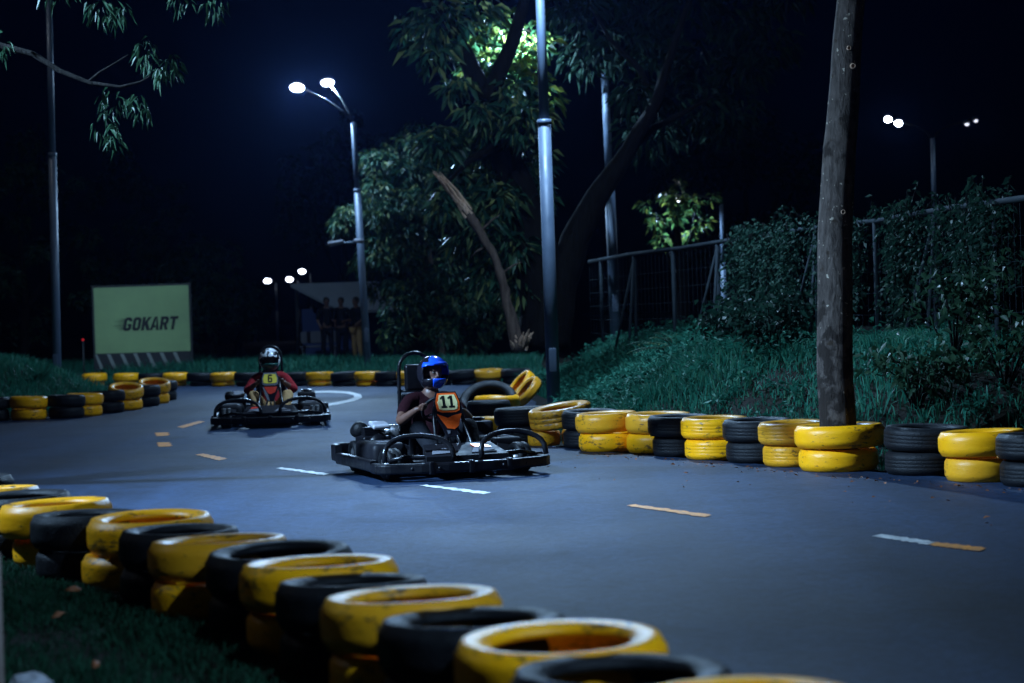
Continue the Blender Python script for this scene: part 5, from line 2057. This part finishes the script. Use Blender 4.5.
def tree(name, label, group, trunk_paths, bark, clusters, leaf_mat, leaf_len, leaf_w, droop, base=None, down=0.3, twig_from=None, crown_name='crown'):
    """trunk_paths: list of (points, radii) in world space; clusters: (centre, radii, count)"""
    b = Vector(base if base else trunk_paths[0][0][0])
    root = empty(name, b)
    tag(root, label, 'tree', group)
    mb = MB()
    for pts, rad in trunk_paths:
        pts = [Vector(p) - b for p in pts]
        # wobble, so that no limb is a straight pipe
        fine, fr = [], []
        for i in range(len(pts) - 1):
            n = 5
            for j in range(n):
                t = j / n
                q = pts[i].lerp(pts[i + 1], t)
                w = rad[i] * 0.22
                q += Vector((mnoise.noise(q * 1.3 + b), mnoise.noise(q * 1.3 + b + Vector((9, 2, 4))), 0)) * w
                fine.append(q)
                fr.append(rad[i] + (rad[i + 1] - rad[i]) * t)
        fine.append(pts[-1])
        fr.append(rad[-1])
        mb.tube(fine, fr, 14)
    mb.build('trunk', MT[bark], root)
    if clusters:
        Ps, Ds = [], []
        for c, r, n in clusters:
            u = unit(rng.normal(size=(n, 3)))
            rad = rng.uniform(0.35, 1.0, n)[:, None] ** 0.6
            p = np.array(c) + u * rad * np.array(r)
            d = u * 0.8 + rng.normal(size=(n, 3)) * 0.7
            d[:, 2] = d[:, 2] * 0.6 - down
            Ps.append(p)
            Ds.append(d)
        P = np.concatenate(Ps) - np.array(b)
        D = np.concatenate(Ds)
        L = rng.uniform(0.6, 1.25, len(P)) * leaf_len
        V, T = leaves(P, D, L, L * leaf_w, droop)
        np_object(crown_name, V, T, MT[leaf_mat], root)
    return root


def spread(centre, radii, k, small, n):
    """many small uneven clumps filling a large crown volume, with gaps between"""
    out = []
    c = np.array(centre)
    for _ in range(k):
        u = rng.normal(size=3)
        u /= np.linalg.norm(u)
        q = c + u * np.array(radii) * rng.uniform(0.25, 1.0) ** 0.5
        s = small * rng.uniform(0.6, 1.35)
        out.append((q, (s, s, s * 0.75), int(n * rng.uniform(0.6, 1.3))))
    return out


BG = 'trees beyond the barriers'
# leafy tree in the middle left (behind the bend)
tc = at(428, 235, 46.6)
gz_ = ground_z(tc.x, tc.y)
tp = []
for px, py in ((440, 352), (435, 300), (425, 240), (415, 180)):
    q = at(px, py, 46.6)
    tp.append((q.x, q.y, q.z))
tp[0] = (tp[0][0], tp[0][1], gz_ - 0.1)
limbs = [(tp, [0.16, 0.13, 0.09, 0.04])]
for px, py in ((365, 200), (390, 150), (480, 190), (470, 250), (375, 270)):
    q = at(px, py, 46.6 + random.uniform(-.6, 1))
    limbs.append(([tp[1], tuple((Vector(tp[1]) + q) / 2 + Vector((0, 0, 0.25))), (q.x, q.y, q.z)], [0.07, 0.05, 0.015]))
cl = spread((tc.x, tc.y, tc.z + 0.1), (1.85, 1.1, 2.4), 80, 0.34, 230)
for px, py, r_ in ((375, 190, .42), (385, 215, .5), (410, 200, .5), (380, 250, .5), (405, 255, .5), (420, 290, .55), (400, 310, .5), (450, 270, .5), (350, 215, .3), (343, 225, .3), (465, 300, .5), (395, 335, .4), (440, 330, .45)):
    q = at(px, py, 45.9)
    cl.append(((q.x, q.y, q.z), (r_, r_, r_ * .8), 330))
for px, py, r_ in ((430, 150, .5), (460, 140, .5), (400, 150, .45), (440, 180, .55), (470, 180, .5), (490, 210, .55), (500, 250, .55), (505, 290, .6), (490, 320, .5), (470, 340, .45), (455, 220, .6), (430, 215, .6), (415, 135, .4), (480, 150, .4), (520, 310, .45), (370, 160, .35)):
    q = at(px, py, 47)
    cl.append(((q.x, q.y, q.z), (r_, r_, r_ * .85), 260))
tree('broadleaf_tree', 'dense drooping-leaved tree right of the twin lamp, lit patchily', BG, limbs, 'bark_mid', cl, 'leaf_mid', 0.17, 0.27, 0.35, down=0.55)

# the big dark forked tree
D2 = 34
pts = lambda L, D=D2: [tuple(at(x, y, D)) for x, y in L]
base2 = at(545, 335, D2)
tr = [(pts([(545, 345), (545, 300), (540, 250), (520, 195), (500, 140), (487, 100), (465, 55), (430, 0), (410, -40)]), [0.48, 0.42, 0.36, 0.29, 0.23, 0.19, 0.15, 0.12, 0.09]),
      (pts([(551, 335), (560, 290), (574, 240), (598, 195), (628, 150), (655, 105), (672, 50), (690, 0)]), [0.34, 0.30, 0.25, 0.20, 0.14, 0.10, 0.07, 0.04]),
      (pts([(487, 100), (500, 70), (512, 42), (522, 10), (530, -30)], 33.6), [0.17, 0.14, 0.12, 0.10, 0.07]),
      (pts([(520, 195), (512, 140), (500, 105), (494, 70)], 34.4), [0.15, 0.12, 0.09, 0.05]),
      (pts([(500, 145), (470, 160), (445, 185)], 33.5), [0.09, 0.06, 0.02]),
      (pts([(628, 150), (650, 130), (680, 115), (715, 95)], 34.6), [0.10, 0.07, 0.05, 0.015]),
      (pts([(655, 105), (640, 70), (610, 40), (590, 5)], 34.6), [0.08, 0.06, 0.04, 0.015])]
cl = []
for px, py, r_, n in ((480, 115, .35, 160), (490, 140, .35, 160), (475, 165, .45, 200), (495, 185, .4, 200), (470, 200, .45, 200), (505, 215, .35, 160), (455, 180, .35, 120), (525, 120, .5, 220), (530, 160, .45, 180), (515, 95, .4, 180),
                      (500, 200, .4, 200), (480, 225, .4, 160), (515, 245, .35, 120), (450, 88, .22, 50), (462, 82, .2, 40), (440, 20, .5, 140), (470, 10, .5, 120)):
    q = at(px, py, 34.2 + random.uniform(-0.9, 0.5))
    cl.append(((q.x, q.y, q.z), (r_, r_, r_ * .75), n))
teal, cl = cl, []
for px, py, r_, n in ((440, 140, .35, 150), (450, 205, .4, 150), (500, 255, .4, 150), (465, 240, .35, 130), (520, 285, .35, 110), (490, 275, .35, 120), (430, 50, .4, 110), (415, 25, .4, 110), (535, 195, .35, 110)):
    q = at(px, py, 34.0 + random.uniform(-.6, .5))
    teal.append(((q.x, q.y, q.z), (r_, r_, r_ * .75), n))
for px, py, r_, n in ((478, 42, .30, 80), (490, 60, .35, 100), (505, 75, .35, 110), (520, 55, .35, 110), (530, 80, .35, 110), (500, 20, .35, 90), (535, 40, .35, 90), (515, 100, .35, 110), (475, 70, .28, 70), (540, 100, .4, 100)):
    q = at(px, py, 34.9 + random.uniform(-0.1, 0.9))
    cl.append(((q.x, q.y, q.z), (r_, r_, r_ * .8), n))
for px, py in ((560, -90), (620, -100), (690, -110), (650, -70), (720, -60), (600, -130)):
    q = at(px, py, 35.5 + random.uniform(-1.2, 1.2))
    cl += spread((q.x, q.y, q.z), (1.0, 1.0, 0.6), 4, 0.38, 130)
forked = tree('forked_tree', 'massive dark forked tree trunk behind the lamp post, leaves lit green by a lamp', BG, tr, 'bark_dark', cl, 'leaf_lit', 0.25, 0.42, 0.25, base=(base2.x, base2.y, ground_z(base2.x, base2.y)), down=0.35)

fb2 = np.array(forked.location)
high = []
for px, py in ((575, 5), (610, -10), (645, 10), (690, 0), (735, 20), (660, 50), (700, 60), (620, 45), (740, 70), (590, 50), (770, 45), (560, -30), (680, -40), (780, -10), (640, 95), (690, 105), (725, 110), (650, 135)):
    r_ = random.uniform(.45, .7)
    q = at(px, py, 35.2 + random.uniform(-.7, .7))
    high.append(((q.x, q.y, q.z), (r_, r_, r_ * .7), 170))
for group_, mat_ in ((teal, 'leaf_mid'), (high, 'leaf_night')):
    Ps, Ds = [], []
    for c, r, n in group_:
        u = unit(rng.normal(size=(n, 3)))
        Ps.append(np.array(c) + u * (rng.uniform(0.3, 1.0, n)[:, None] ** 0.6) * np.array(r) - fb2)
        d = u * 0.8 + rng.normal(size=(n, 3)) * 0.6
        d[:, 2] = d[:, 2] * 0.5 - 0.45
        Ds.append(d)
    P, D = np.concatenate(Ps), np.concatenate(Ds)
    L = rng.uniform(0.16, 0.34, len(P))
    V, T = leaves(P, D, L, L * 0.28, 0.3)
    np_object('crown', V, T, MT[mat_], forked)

# snapped tree with torn pale wood at its top
D3 = 32.6
broken = empty('broken_tree', tuple(at(520, 345, D3))[:2] + (ground_z(*tuple(at(520, 345, D3))[:2]),))
tag(broken, 'snapped leaning trunk with pale torn wood at its top, left of the forked tree', 'tree', BG)
b = Vector(broken.location)
mb = MB()
P3 = [Vector(at(x, y, D3)) - b for x, y in ((519, 350), (512, 325), (505, 290), (497, 262), (485, 240), (474, 222), (462, 206))]
fine3, fr3 = [], []
for i3 in range(len(P3) - 1):
    for j3 in range(5):
        q3 = P3[i3].lerp(P3[i3 + 1], j3 / 5)
        fine3.append(q3 + Vector((mnoise.noise(q3 * 4.0), 0, mnoise.noise(q3 * 4.0 + Vector((5, 1, 2))))) * 0.035)
        ra3, rb3 = [0.12, 0.10, 0.078, 0.068, 0.07, 0.082, 0.07][i3:i3 + 2]
        fr3.append((ra3 + (rb3 - ra3) * j3 / 5) * (1 + 0.22 * mnoise.noise(q3 * 7.0)))
mb.tube(fine3, fr3, 12)
for px3, py3, qx3, qy3 in ((500, 275, 522, 262), (488, 245, 470, 258), (480, 232, 500, 215)):
    a3, b3 = Vector(at(px3, py3, D3)) - b, Vector(at(qx3, qy3, D3 + .1)) - b
    mb.tube([a3, a3.lerp(b3, .6) + Vector((0, 0, .03)), b3], [0.025, 0.018, 0.006], 6)
mb.build('trunk', MT['bark_mid'], broken)
mb = MB()
for k in range(22):
    s0 = Vector(at(468 + random.uniform(-4, 4), 214 + random.uniform(-4, 4), D3 + random.uniform(-.1, .1))) - b
    k_ = random.uniform(0, 1) ** 1.5
    s1 = Vector(at(434 + k_ * 26 + random.uniform(-4, 4), 168 + k_ * 32 + random.uniform(-3, 3), D3 + random.uniform(-.1, .1))) - b
    mb.tube([s0, s0.lerp(s1, .5) + Vector((random.uniform(-.03, .03), 0, random.uniform(-.03, .03))), s1], [0.030, 0.022, 0.003], 5, smooth=False)
mb.build('torn_wood', MT['torn_wood'], broken)
mb = MB()
for k in range(12):
    s0 = Vector(at(519 + random.uniform(-6, 6), 350, D3)) - b
    s1 = Vector(at(519 + random.uniform(-14, 16), 334 + random.uniform(-6, 10), D3 + random.uniform(-.25, .1))) - b
    mb.tube([s0, s0.lerp(s1, .6), s1], [0.05, 0.035, 0.006], 6, smooth=False)
mb.build('splinters', MT['torn_wood'], broken)

# the tree inside the tyre ring
tx, ty = TREE_XY
TT = [Vector((tx, ty, 0.0))]
for (px, py) in ((836, 380), (835.5, 300), (837, 220), (839, 150), (846, 80), (852, 10), (856, -60)):
    TT.append(Vector(at(px, py, ty)))
rad = [0.155, 0.150, 0.147, 0.142, 0.136, 0.125, 0.116, 0.108]
limbs = [([tuple(p) for p in TT], rad)]
topv = TT[-1]
for dx, dy, dz, r0 in ((-1.1, 0.4, 1.5, 0.07), (1.2, -0.3, 1.6, 0.07), (0.2, 1.2, 1.9, 0.06), (0.1, -0.9, 1.7, 0.055)):
    limbs.append(([tuple(topv - Vector((0, 0, 0.1))), tuple(topv + Vector((dx * .4, dy * .4, dz * .5))), tuple(topv + Vector((dx, dy, dz)))], [r0, r0 * .7, 0.02]))
cl = spread((topv.x, topv.y, topv.z + 2.3), (1.9, 1.8, 1.0), 40, 0.4, 130)
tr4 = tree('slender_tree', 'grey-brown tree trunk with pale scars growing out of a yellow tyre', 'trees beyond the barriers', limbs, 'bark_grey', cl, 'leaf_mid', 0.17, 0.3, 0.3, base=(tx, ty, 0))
mb = MB()
for px, py, r_ in ((840, 185, .035), (853, 66, .022), (849, 48, .018), (843, 212, .02)):
    q = at(px, py, ty - 0.125) - Vector((tx, ty, 0))
    mb.lathe([(0.004, 0.0), (r_ * .55, 0.004), (r_ * .8, 0.016), (r_, 0.012), (r_ * 1.2, -0.012)], 14, closed=False, M=Matrix.Translation(q) @ Matrix.Rotation(PI / 2, 4, 'X'))
mb.build('branch_scars', MT['torn_wood'], tr4)

# branch reaching in at the upper left, from a tree standing left of the picture
D5 = 15
t5 = Vector((-6.6, 15.2, ground_z(-6.6, 15.2)))
tr = [([tuple(t5), (-6.6, 15.2, 1.8), (-6.45, 15.2, 3.4), (-6.3, 15.1, 4.6), (-6.1, 15, 6.0)], [0.2, 0.17, 0.15, 0.12, 0.06]),
      ([(-6.45, 15.2, 3.4), tuple(at(-120, 30, D5)), tuple(at(-40, 42, D5)), tuple(at(0, 46, D5)), tuple(at(33, 54, D5)), tuple(at(60, 71, D5)), tuple(at(90, 83, D5)), tuple(at(120, 87, D5)), tuple(at(140, 82, D5)), tuple(at(157, 73, D5))],
       [0.075, 0.05, 0.034, 0.028, 0.022, 0.019, 0.016, 0.012, 0.009, 0.005]),
      ([tuple(at(88, 82, D5)), tuple(at(100, 72, D5)), tuple(at(112, 65, D5)), tuple(at(128, 55, D5))], [0.011, 0.009, 0.007, 0.004]),
      ([(-6.3, 15.1, 4.6), tuple(at(-60, -40, D5)), tuple(at(40, -20, D5)), tuple(at(110, -8, D5)), tuple(at(220, -6, D5))], [0.07, 0.05, 0.035, 0.025, 0.01])]
cl = []
for px, py, r_, n, rz_ in ((145, 52, .09, 60, .13), (170, 66, .09, 60, .10), (160, 72, .06, 34, .06), (100, 8, .12, 60, .12), (118, 12, .10, 36, .10), (2, 45, .08, 30, .10), (112, 100, .13, 50, .12), (140, 105, .14, 60, .12), (105, 128, .12, 50, .12), (115, 140, .06, 20, .08),
                          (215, 6, .15, 40, .08), (180, 0, .12, 30, .08), (60, -12, .2, 50, .1)):
    q = at(px, py, D5 + random.uniform(-.2, .2))
    cl.append(((q.x, q.y, q.z), (r_ * .85, r_ * .85, rz_), int(n * .7)))
cl += spread((-6.6, 15.2, 5.8), (1.4, 1.4, 0.9), 16, 0.35, 120)
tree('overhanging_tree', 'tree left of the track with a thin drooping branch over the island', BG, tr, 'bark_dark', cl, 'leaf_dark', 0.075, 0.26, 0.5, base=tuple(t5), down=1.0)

# dim trees behind the sign, the shelter and the fence
spec = [(212, 295, 60, 1.6, 'dim bushy tree just right of the green sign', 2.6), (236, 310, 63, 0.85, 'dim bushy tree behind the black and white helmet driver', 2.0), (20, 235, 58, 3.2, 'dark tree behind the lamp post at the far left', 3.4),
        (125, 240, 66, 3.0, 'dark tree directly behind the green sign', 3.6), (340, 190, 66, 2.4, 'dark tree behind the twin lamp, left of its pole', 3.4), (676, 212, 45.2, 0.8, 'small tree beyond the fence with pale lit leaves', 1.4),
        (745, 190, 54, 2.4, 'dark tree beyond the fence right of the small lit tree', 3.6)]
for px, py, D, rr0, lab, zz in spec:
    c = at(px, py, D)
    g0 = ground_z(c.x, c.y)
    cl = spread((c.x, c.y, max(c.z, g0 + rr0 * 0.8)), (rr0, rr0, rr0 * 1.0), 46, 0.42, 85)
    top = max(c.z, g0 + rr0 * 0.8)
    if px == 676:
        cl = []
        for qx, qy, qr, qn in ((678, 203, .22, 190), (655, 222, .26, 70), (668, 196, .22, 60), (690, 203, .30, 90), (703, 222, .22, 50), (676, 215, .25, 70), (662, 240, .22, 50), (712, 198, .16, 26), (645, 205, .15, 22), (690, 236, .2, 40), (680, 184, .15, 26)):
            qq = at(qx, qy, D + random.uniform(-.3, .3))
            cl.append(((qq.x, qq.y, qq.z), (qr, qr, qr * .7), qn))
    tree('background_tree', lab, BG, [([(c.x, c.y, g0 - 0.1), (c.x + .1, c.y, g0 + (top - g0) * .5), (c.x, c.y, top)], [0.15, 0.12, 0.05]), ([(c.x + .08, c.y, g0 + (top - g0) * .45), (c.x + rr0 * .6, c.y, top + .2)], [0.08, 0.02]),
                                      ([(c.x + .08, c.y, g0 + (top - g0) * .4), (c.x - rr0 * .6, c.y, top)], [0.08, 0.02])], 'bark_dark', cl, 'leaf_dark' if px != 676 else 'leaf_lit', 0.2 if px != 676 else 0.16, 0.36, 0.3)

# ------------------------------------------------------------------ fence and the creeper on it
fpts = [(1.50, 37.5), (2.06, 34.0), (2.66, 31.0), (3.25, 28.0), (3.75, 25.5), (4.25, 23.0), (4.70, 21.0), (5.05, 19.2), (5.5, 17.0), (6.0, 14.5), (6.5, 12)]
ztop = 2.33
froot = empty('wire_fence', (fpts[3][0], fpts[3][1], ground_z(*fpts[3])))
tag(froot, 'metal wire fence with braced posts and a top rail along the bank', 'fence')
fb = Vector(froot.location)
m_ = MB()
m_.tube([Vector((x, y, ztop + 0.02 * math.sin(y))) - fb for x, y in fpts], 0.033, 10)
m_.build('top_rail', MT['fence_metal'], froot)


def fence_at(t):
    t = min(max(t, 0), len(fpts) - 1.001)
    i = int(t)
    u = t - i
    return fpts[i][0] * (1 - u) + fpts[i + 1][0] * u, fpts[i][1] * (1 - u) + fpts[i + 1][1] * u


for n_ in range(13):
    t = 0.3 + n_ * 0.78
    x, y = fence_at(t)
    g0 = ground_z(x, y)
    MB().tube([Vector((x, y, g0 - 0.2)) - fb, Vector((x, y, ztop - 0.03)) - fb], 0.030, 8).build('post', MT['fence_metal'], froot)
    if n_ % 2 == 1:
        m_ = MB()
        for s in (-1, 1):
            x2, y2 = fence_at(t + s * 0.16)
            m_.tube([Vector((x, y, ztop - 0.08)) - fb, Vector((x2 - 0.25, y2, ground_z(x2, y2) - 0.05)) - fb], 0.022, 8)
        m_.build('brace', MT['fence_metal'], froot)
m_ = MB()
for i in range(130):
    x, y = fence_at(i / 130 * 9.9)
    g0 = ground_z(x, y)
    m_.tube([Vector((x, y, g0)) - fb, Vector((x, y, ztop)) - fb], 0.002, 4, caps=False)
for zz in (0.35, 0.6, 0.85, 1.1, 1.35):
    m_.tube([Vector((fence_at(i * 0.25)[0], fence_at(i * 0.25)[1], ztop - zz)) - fb for i in range(40)], 0.002, 4, caps=False)
m_.build('wire_mesh', MT['fence_metal'], froot)

# creeper: from the pixel columns 735 to 905, hanging from the rail to the ground
def creeper():
    Ps, Ds, Ls = [], [], []
    stems = MB()
    base = Vector((4.4, 22.5, 0))
    hangs = [(rng.uniform(2.9, 5.55), rng.uniform(0.1, 1.0)) for _ in range(26)] + [(rng.uniform(5.5, 6.7), rng.uniform(0.45, 0.95)) for _ in range(8)]
    for i in range(len(hangs) * 5):
        t0, reach = hangs[i // 5]
        t = t0 + rng.normal(0, 0.035)
        x, y = fence_at(t)
        g0 = ground_z(x, y)
        z1 = ztop + rng.uniform(-0.12, 0.20)
        z0 = g0 + (z1 - g0) * max(0.02, min(0.9, reach * rng.uniform(0.5, 1.2) - 0.15))
        if z0 > z1 - 0.2:
            z0 = z1 - 0.3
        n = int(80 * (z1 - z0))
        zz = rng.uniform(z0, z1, n)
        ox = rng.uniform(-0.20, 0.05)
        px = x + ox + rng.normal(0, 0.045, n) + 0.05 * np.sin(zz * 5 + i)
        py = y + rng.normal(0, 0.10, n)
        Ps.append(np.stack([px, py, zz], 1))
        a = rng.uniform(0, 2 * PI, n)
        Ds.append(np.stack([np.cos(a) - 0.4, np.sin(a) - 0.3, rng.uniform(-0.9, 0.1, n)], 1))
        Ls.append(rng.uniform(0.035, 0.085, n))
        if i % 3 == 0:
            stems.tube([Vector((x + ox, y, z1)) - base, Vector((x + ox + 0.05, y + .02, (z0 + z1) / 2)) - base, Vector((x + ox, y, z0)) - base], 0.008, 5)
    for i in range(26):        # sprigs standing above the rail
        t = rng.uniform(3.1, 6.7)
        x, y = fence_at(t)
        hgt = rng.uniform(0.1, 0.38)
        e = Vector((x + rng.uniform(-.2, .2), y, ztop + hgt))
        stems.tube([Vector((x, y, ztop)) - base, e - base], [0.008, 0.004], 4)
        n = 12
        u = rng.uniform(0, 1, n)
        Ps.append(np.stack([x + (e.x - x) * u, np.full(n, y), ztop + hgt * u], 1))
        Ds.append(rng.normal(size=(n, 3)))
        Ls.append(rng.uniform(0.05, 0.1, n))
    P, D, L = np.concatenate(Ps), np.concatenate(Ds), np.concatenate(Ls)
    root = empty('creeper', base)
    tag(root, 'thick hanging creeper covering the fence left of the trunk in the tyre', 'climbing plant')
    V, T = leaves(P - np.array(base), D, L, L * 0.55, 0.3)
    np_object('foliage', V, T, MT['vine'], root)
    stems.build('stems', MT['bark_dark'], root)


creeper()


def shrub(name, label, x, y, hgt, rad, n, mat, leaf=0.11, group='shrubs along the fence'):
    g0 = ground_z(x, y)
    root = empty(name, (x, y, g0))
    tag(root, label, 'shrub', group)
    st = MB()
    Ps, Ds = [], []
    for k in range(14):
        a = random.uniform(0, 2 * PI)
        e = Vector((math.cos(a) * rad * random.uniform(.4, 1), math.sin(a) * rad * random.uniform(.4, 1), hgt * random.uniform(.55, 1)))
        mid = Vector((e.x * .4, e.y * .4, e.z * .6))
        st.tube([(0, 0, -.05), mid, e], [.012, .008, .003], 5)
        m = n // 14
        u = rng.uniform(0.2, 1, m)
        p = np.outer(1 - u, np.array(mid)) + np.outer(u, np.array(e)) + rng.normal(size=(m, 3)) * rad * 0.16
        p[:, 2] = np.maximum(p[:, 2], 0.02)
        Ps.append(p)
        Ds.append(rng.normal(size=(m, 3)) + np.array([math.cos(a), math.sin(a), 0.2]) * .6)
    P, D = np.concatenate(Ps), np.concatenate(Ds)
    L = rng.uniform(.6, 1.3, len(P)) * leaf
    V, T = leaves(P, D, L, L * .5, .3)
    np_object('foliage', V, T, MT[mat], root)
    st.build('stems', MT['bark_dark'], root)


for lab, px, D, hgt, rad, n in [('low shrub at the foot of the creeper, left of the trunk in the tyre', 772, 21.0, 0.7, 0.6, 900),
                                ('sparse dark shrub by the fence under the slim lamp post', 955, 18.8, 1.0, 0.6, 420), ('low weedy shrub behind the black tyre right of the trunk', 915, 17.8, 0.55, 0.5, 380),
                                ('dark shrub behind the yellow stack at the right edge', 1005, 17.6, 0.7, 0.6, 420), ('low shrub behind the ribbed yellow stack', 738, 23.0, 0.5, 0.5, 500)]:
    q = at(px, 380, D)
    shrub('shrub', lab, q.x, q.y, hgt, rad, n, 'vine' if D > 19 else 'leaf_dark', 0.10)


def rosette(name, label, cat, p, n, ln, w, lift, mat, curve=0.5, leaflet=False):
    root = empty(name, p)
    tag(root, label, cat)
    mb = MB()
    for k in range(n):
        a = 2 * PI * k / n + random.uniform(-.3, .3)
        el = lift * random.uniform(.55, 1.2)
        L = ln * random.uniform(.7, 1.1)
        d = Vector((math.cos(a), math.sin(a), 0))
        s = Vector((-math.sin(a), math.cos(a), 0))
        seg = 6
        pr0 = None
        pts = []
        for i in range(seg + 1):
            t = i / seg
            q = d * (L * t * math.cos(el)) + Vector((0, 0, L * t * math.sin(el) - curve * L * t * t + 0.02))
            pts.append(q)
        if not leaflet:
            vs, fs = [], []
            for i, q in enumerate(pts):
                ww = w * (1 - (i / seg) ** 1.6) * (0.6 + 0.4 * min(1, i * .8))
                vs += [q - s * ww + Vector((0, 0, .3 * ww)), q, q + s * ww + Vector((0, 0, .3 * ww))]
            for i in range(seg):
                o = i * 3
                fs += [(o, o + 1, o + 4, o + 3), (o + 1, o + 2, o + 5, o + 4)]
            mb.add(vs, fs, 0, True)
        else:
            mb.tube(pts, [0.008] * (seg) + [0.003], 4)
            for i in range(14):
                t = (i + 1) / 15
                f = t * seg
                j = min(int(f), seg - 1)
                q = pts[j].lerp(pts[j + 1], f - j)
                for sg in (-1, 1):
                    ll = w * (1 - t * .6)
                    e = q + s * sg * ll + d * ll * .5 + Vector((0, 0, -.1 * ll))
                    mb.add([q, q + d * .016, e, q - d * .006], [(0, 1, 2), (0, 2, 3)])
    mb.build('leaves', MT[mat], root)


q = at(676, 335, 26.5)
rosette('fern_palm', 'low feathery palm-like fern on the bank in front of the fence', 'plant', (q.x, q.y, ground_z(q.x, q.y)), 22, 0.85, 0.16, 0.75, 'leaf_mid', 0.45, True)
q = at(40, 358, 34)
rosette('spiky_plant', 'spiky sword-leaved plant on top of the left grass mound', 'plant', (q.x, q.y, ground_z(q.x, q.y)), 18, 0.6, 0.035, 0.95, 'weed', 0.3)
q = at(958, 402, 16.6)
rosette('strappy_plant', 'strap-leaved plant behind the black tyre right of the trunk', 'plant', (q.x, q.y, ground_z(q.x, q.y)), 16, 0.55, 0.03, 0.8, 'leaf_mid', 0.5)

# ------------------------------------------------------------------ sky and the one sun lamp (moonlight level)
world = bpy.data.worlds.new('World')
scene.world = world
world.use_nodes = True
nt = world.node_tree
nt.nodes.clear()
sky = nt.nodes.new('ShaderNodeTexSky')
sky.sky_type = 'NISHITA'
sky.sun_disc = False
sky.sun_elevation = R(3)
sky.sun_rotation = R(200)
sky.ozone_density = 6.0
bgn = nt.nodes.new('ShaderNodeBackground')
bgn.inputs['Strength'].default_value = 0.0014
ow = nt.nodes.new('ShaderNodeOutputWorld')
tint = nt.nodes.new('ShaderNodeMix')
tint.data_type = 'RGBA'
tint.blend_type = 'MULTIPLY'
tint.inputs['Factor'].default_value = 1.0
tint.inputs['B'].default_value = (0.22, 0.34, 1.0, 1)
nt.links.new(sky.outputs['Color'], tint.inputs['A'])
nt.links.new(tint.outputs['Result'], bgn.inputs['Color'])
nt.links.new(bgn.outputs['Background'], ow.inputs['Surface'])

sun_d = bpy.data.lights.new('moonlight', 'SUN')
sun_d.energy = 0.012
sun_d.angle = R(0.5)
sun_d.color = (0.6, 0.75, 1.0)
sun = bpy.data.objects.new('moonlight', sun_d)
COL.objects.link(sun)
sun.rotation_euler = (R(48), 0, R(-35))

hz = MB()
hz.box((0, 75, 3.9), (130, 162, 11.0))  # blue volume added to imitate the bloom around the lamps
ho_ = hz.build('haze', [])
tag(ho_, 'thin blue haze added for the glow round the lamps', 'haze', kind='stuff')
hm_, hnt, hout = new_mat('lamp_glow_haze')
pv_ = hnt.nodes.new('ShaderNodeVolumePrincipled')
pv_.inputs['Color'].default_value = (0.22, 0.38, 1.0, 1)
pv_.inputs['Density'].default_value = 0.00013
pv_.inputs['Anisotropy'].default_value = 0.84
hnt.links.new(pv_.outputs['Volume'], hout.inputs['Volume'])
ho_.data.materials.append(hm_)

vs_ = scene.view_settings
vs_.view_transform = 'Standard'
vs_.look = 'None'
vs_.exposure = -0.2
vs_.gamma = 1.0
vs_.use_curve_mapping = False
scene.cycles.max_bounces = 5
scene.cycles.transparent_max_bounces = 4
scene.cycles.sample_clamp_indirect = 4.0
scene.cycles.use_denoising = True
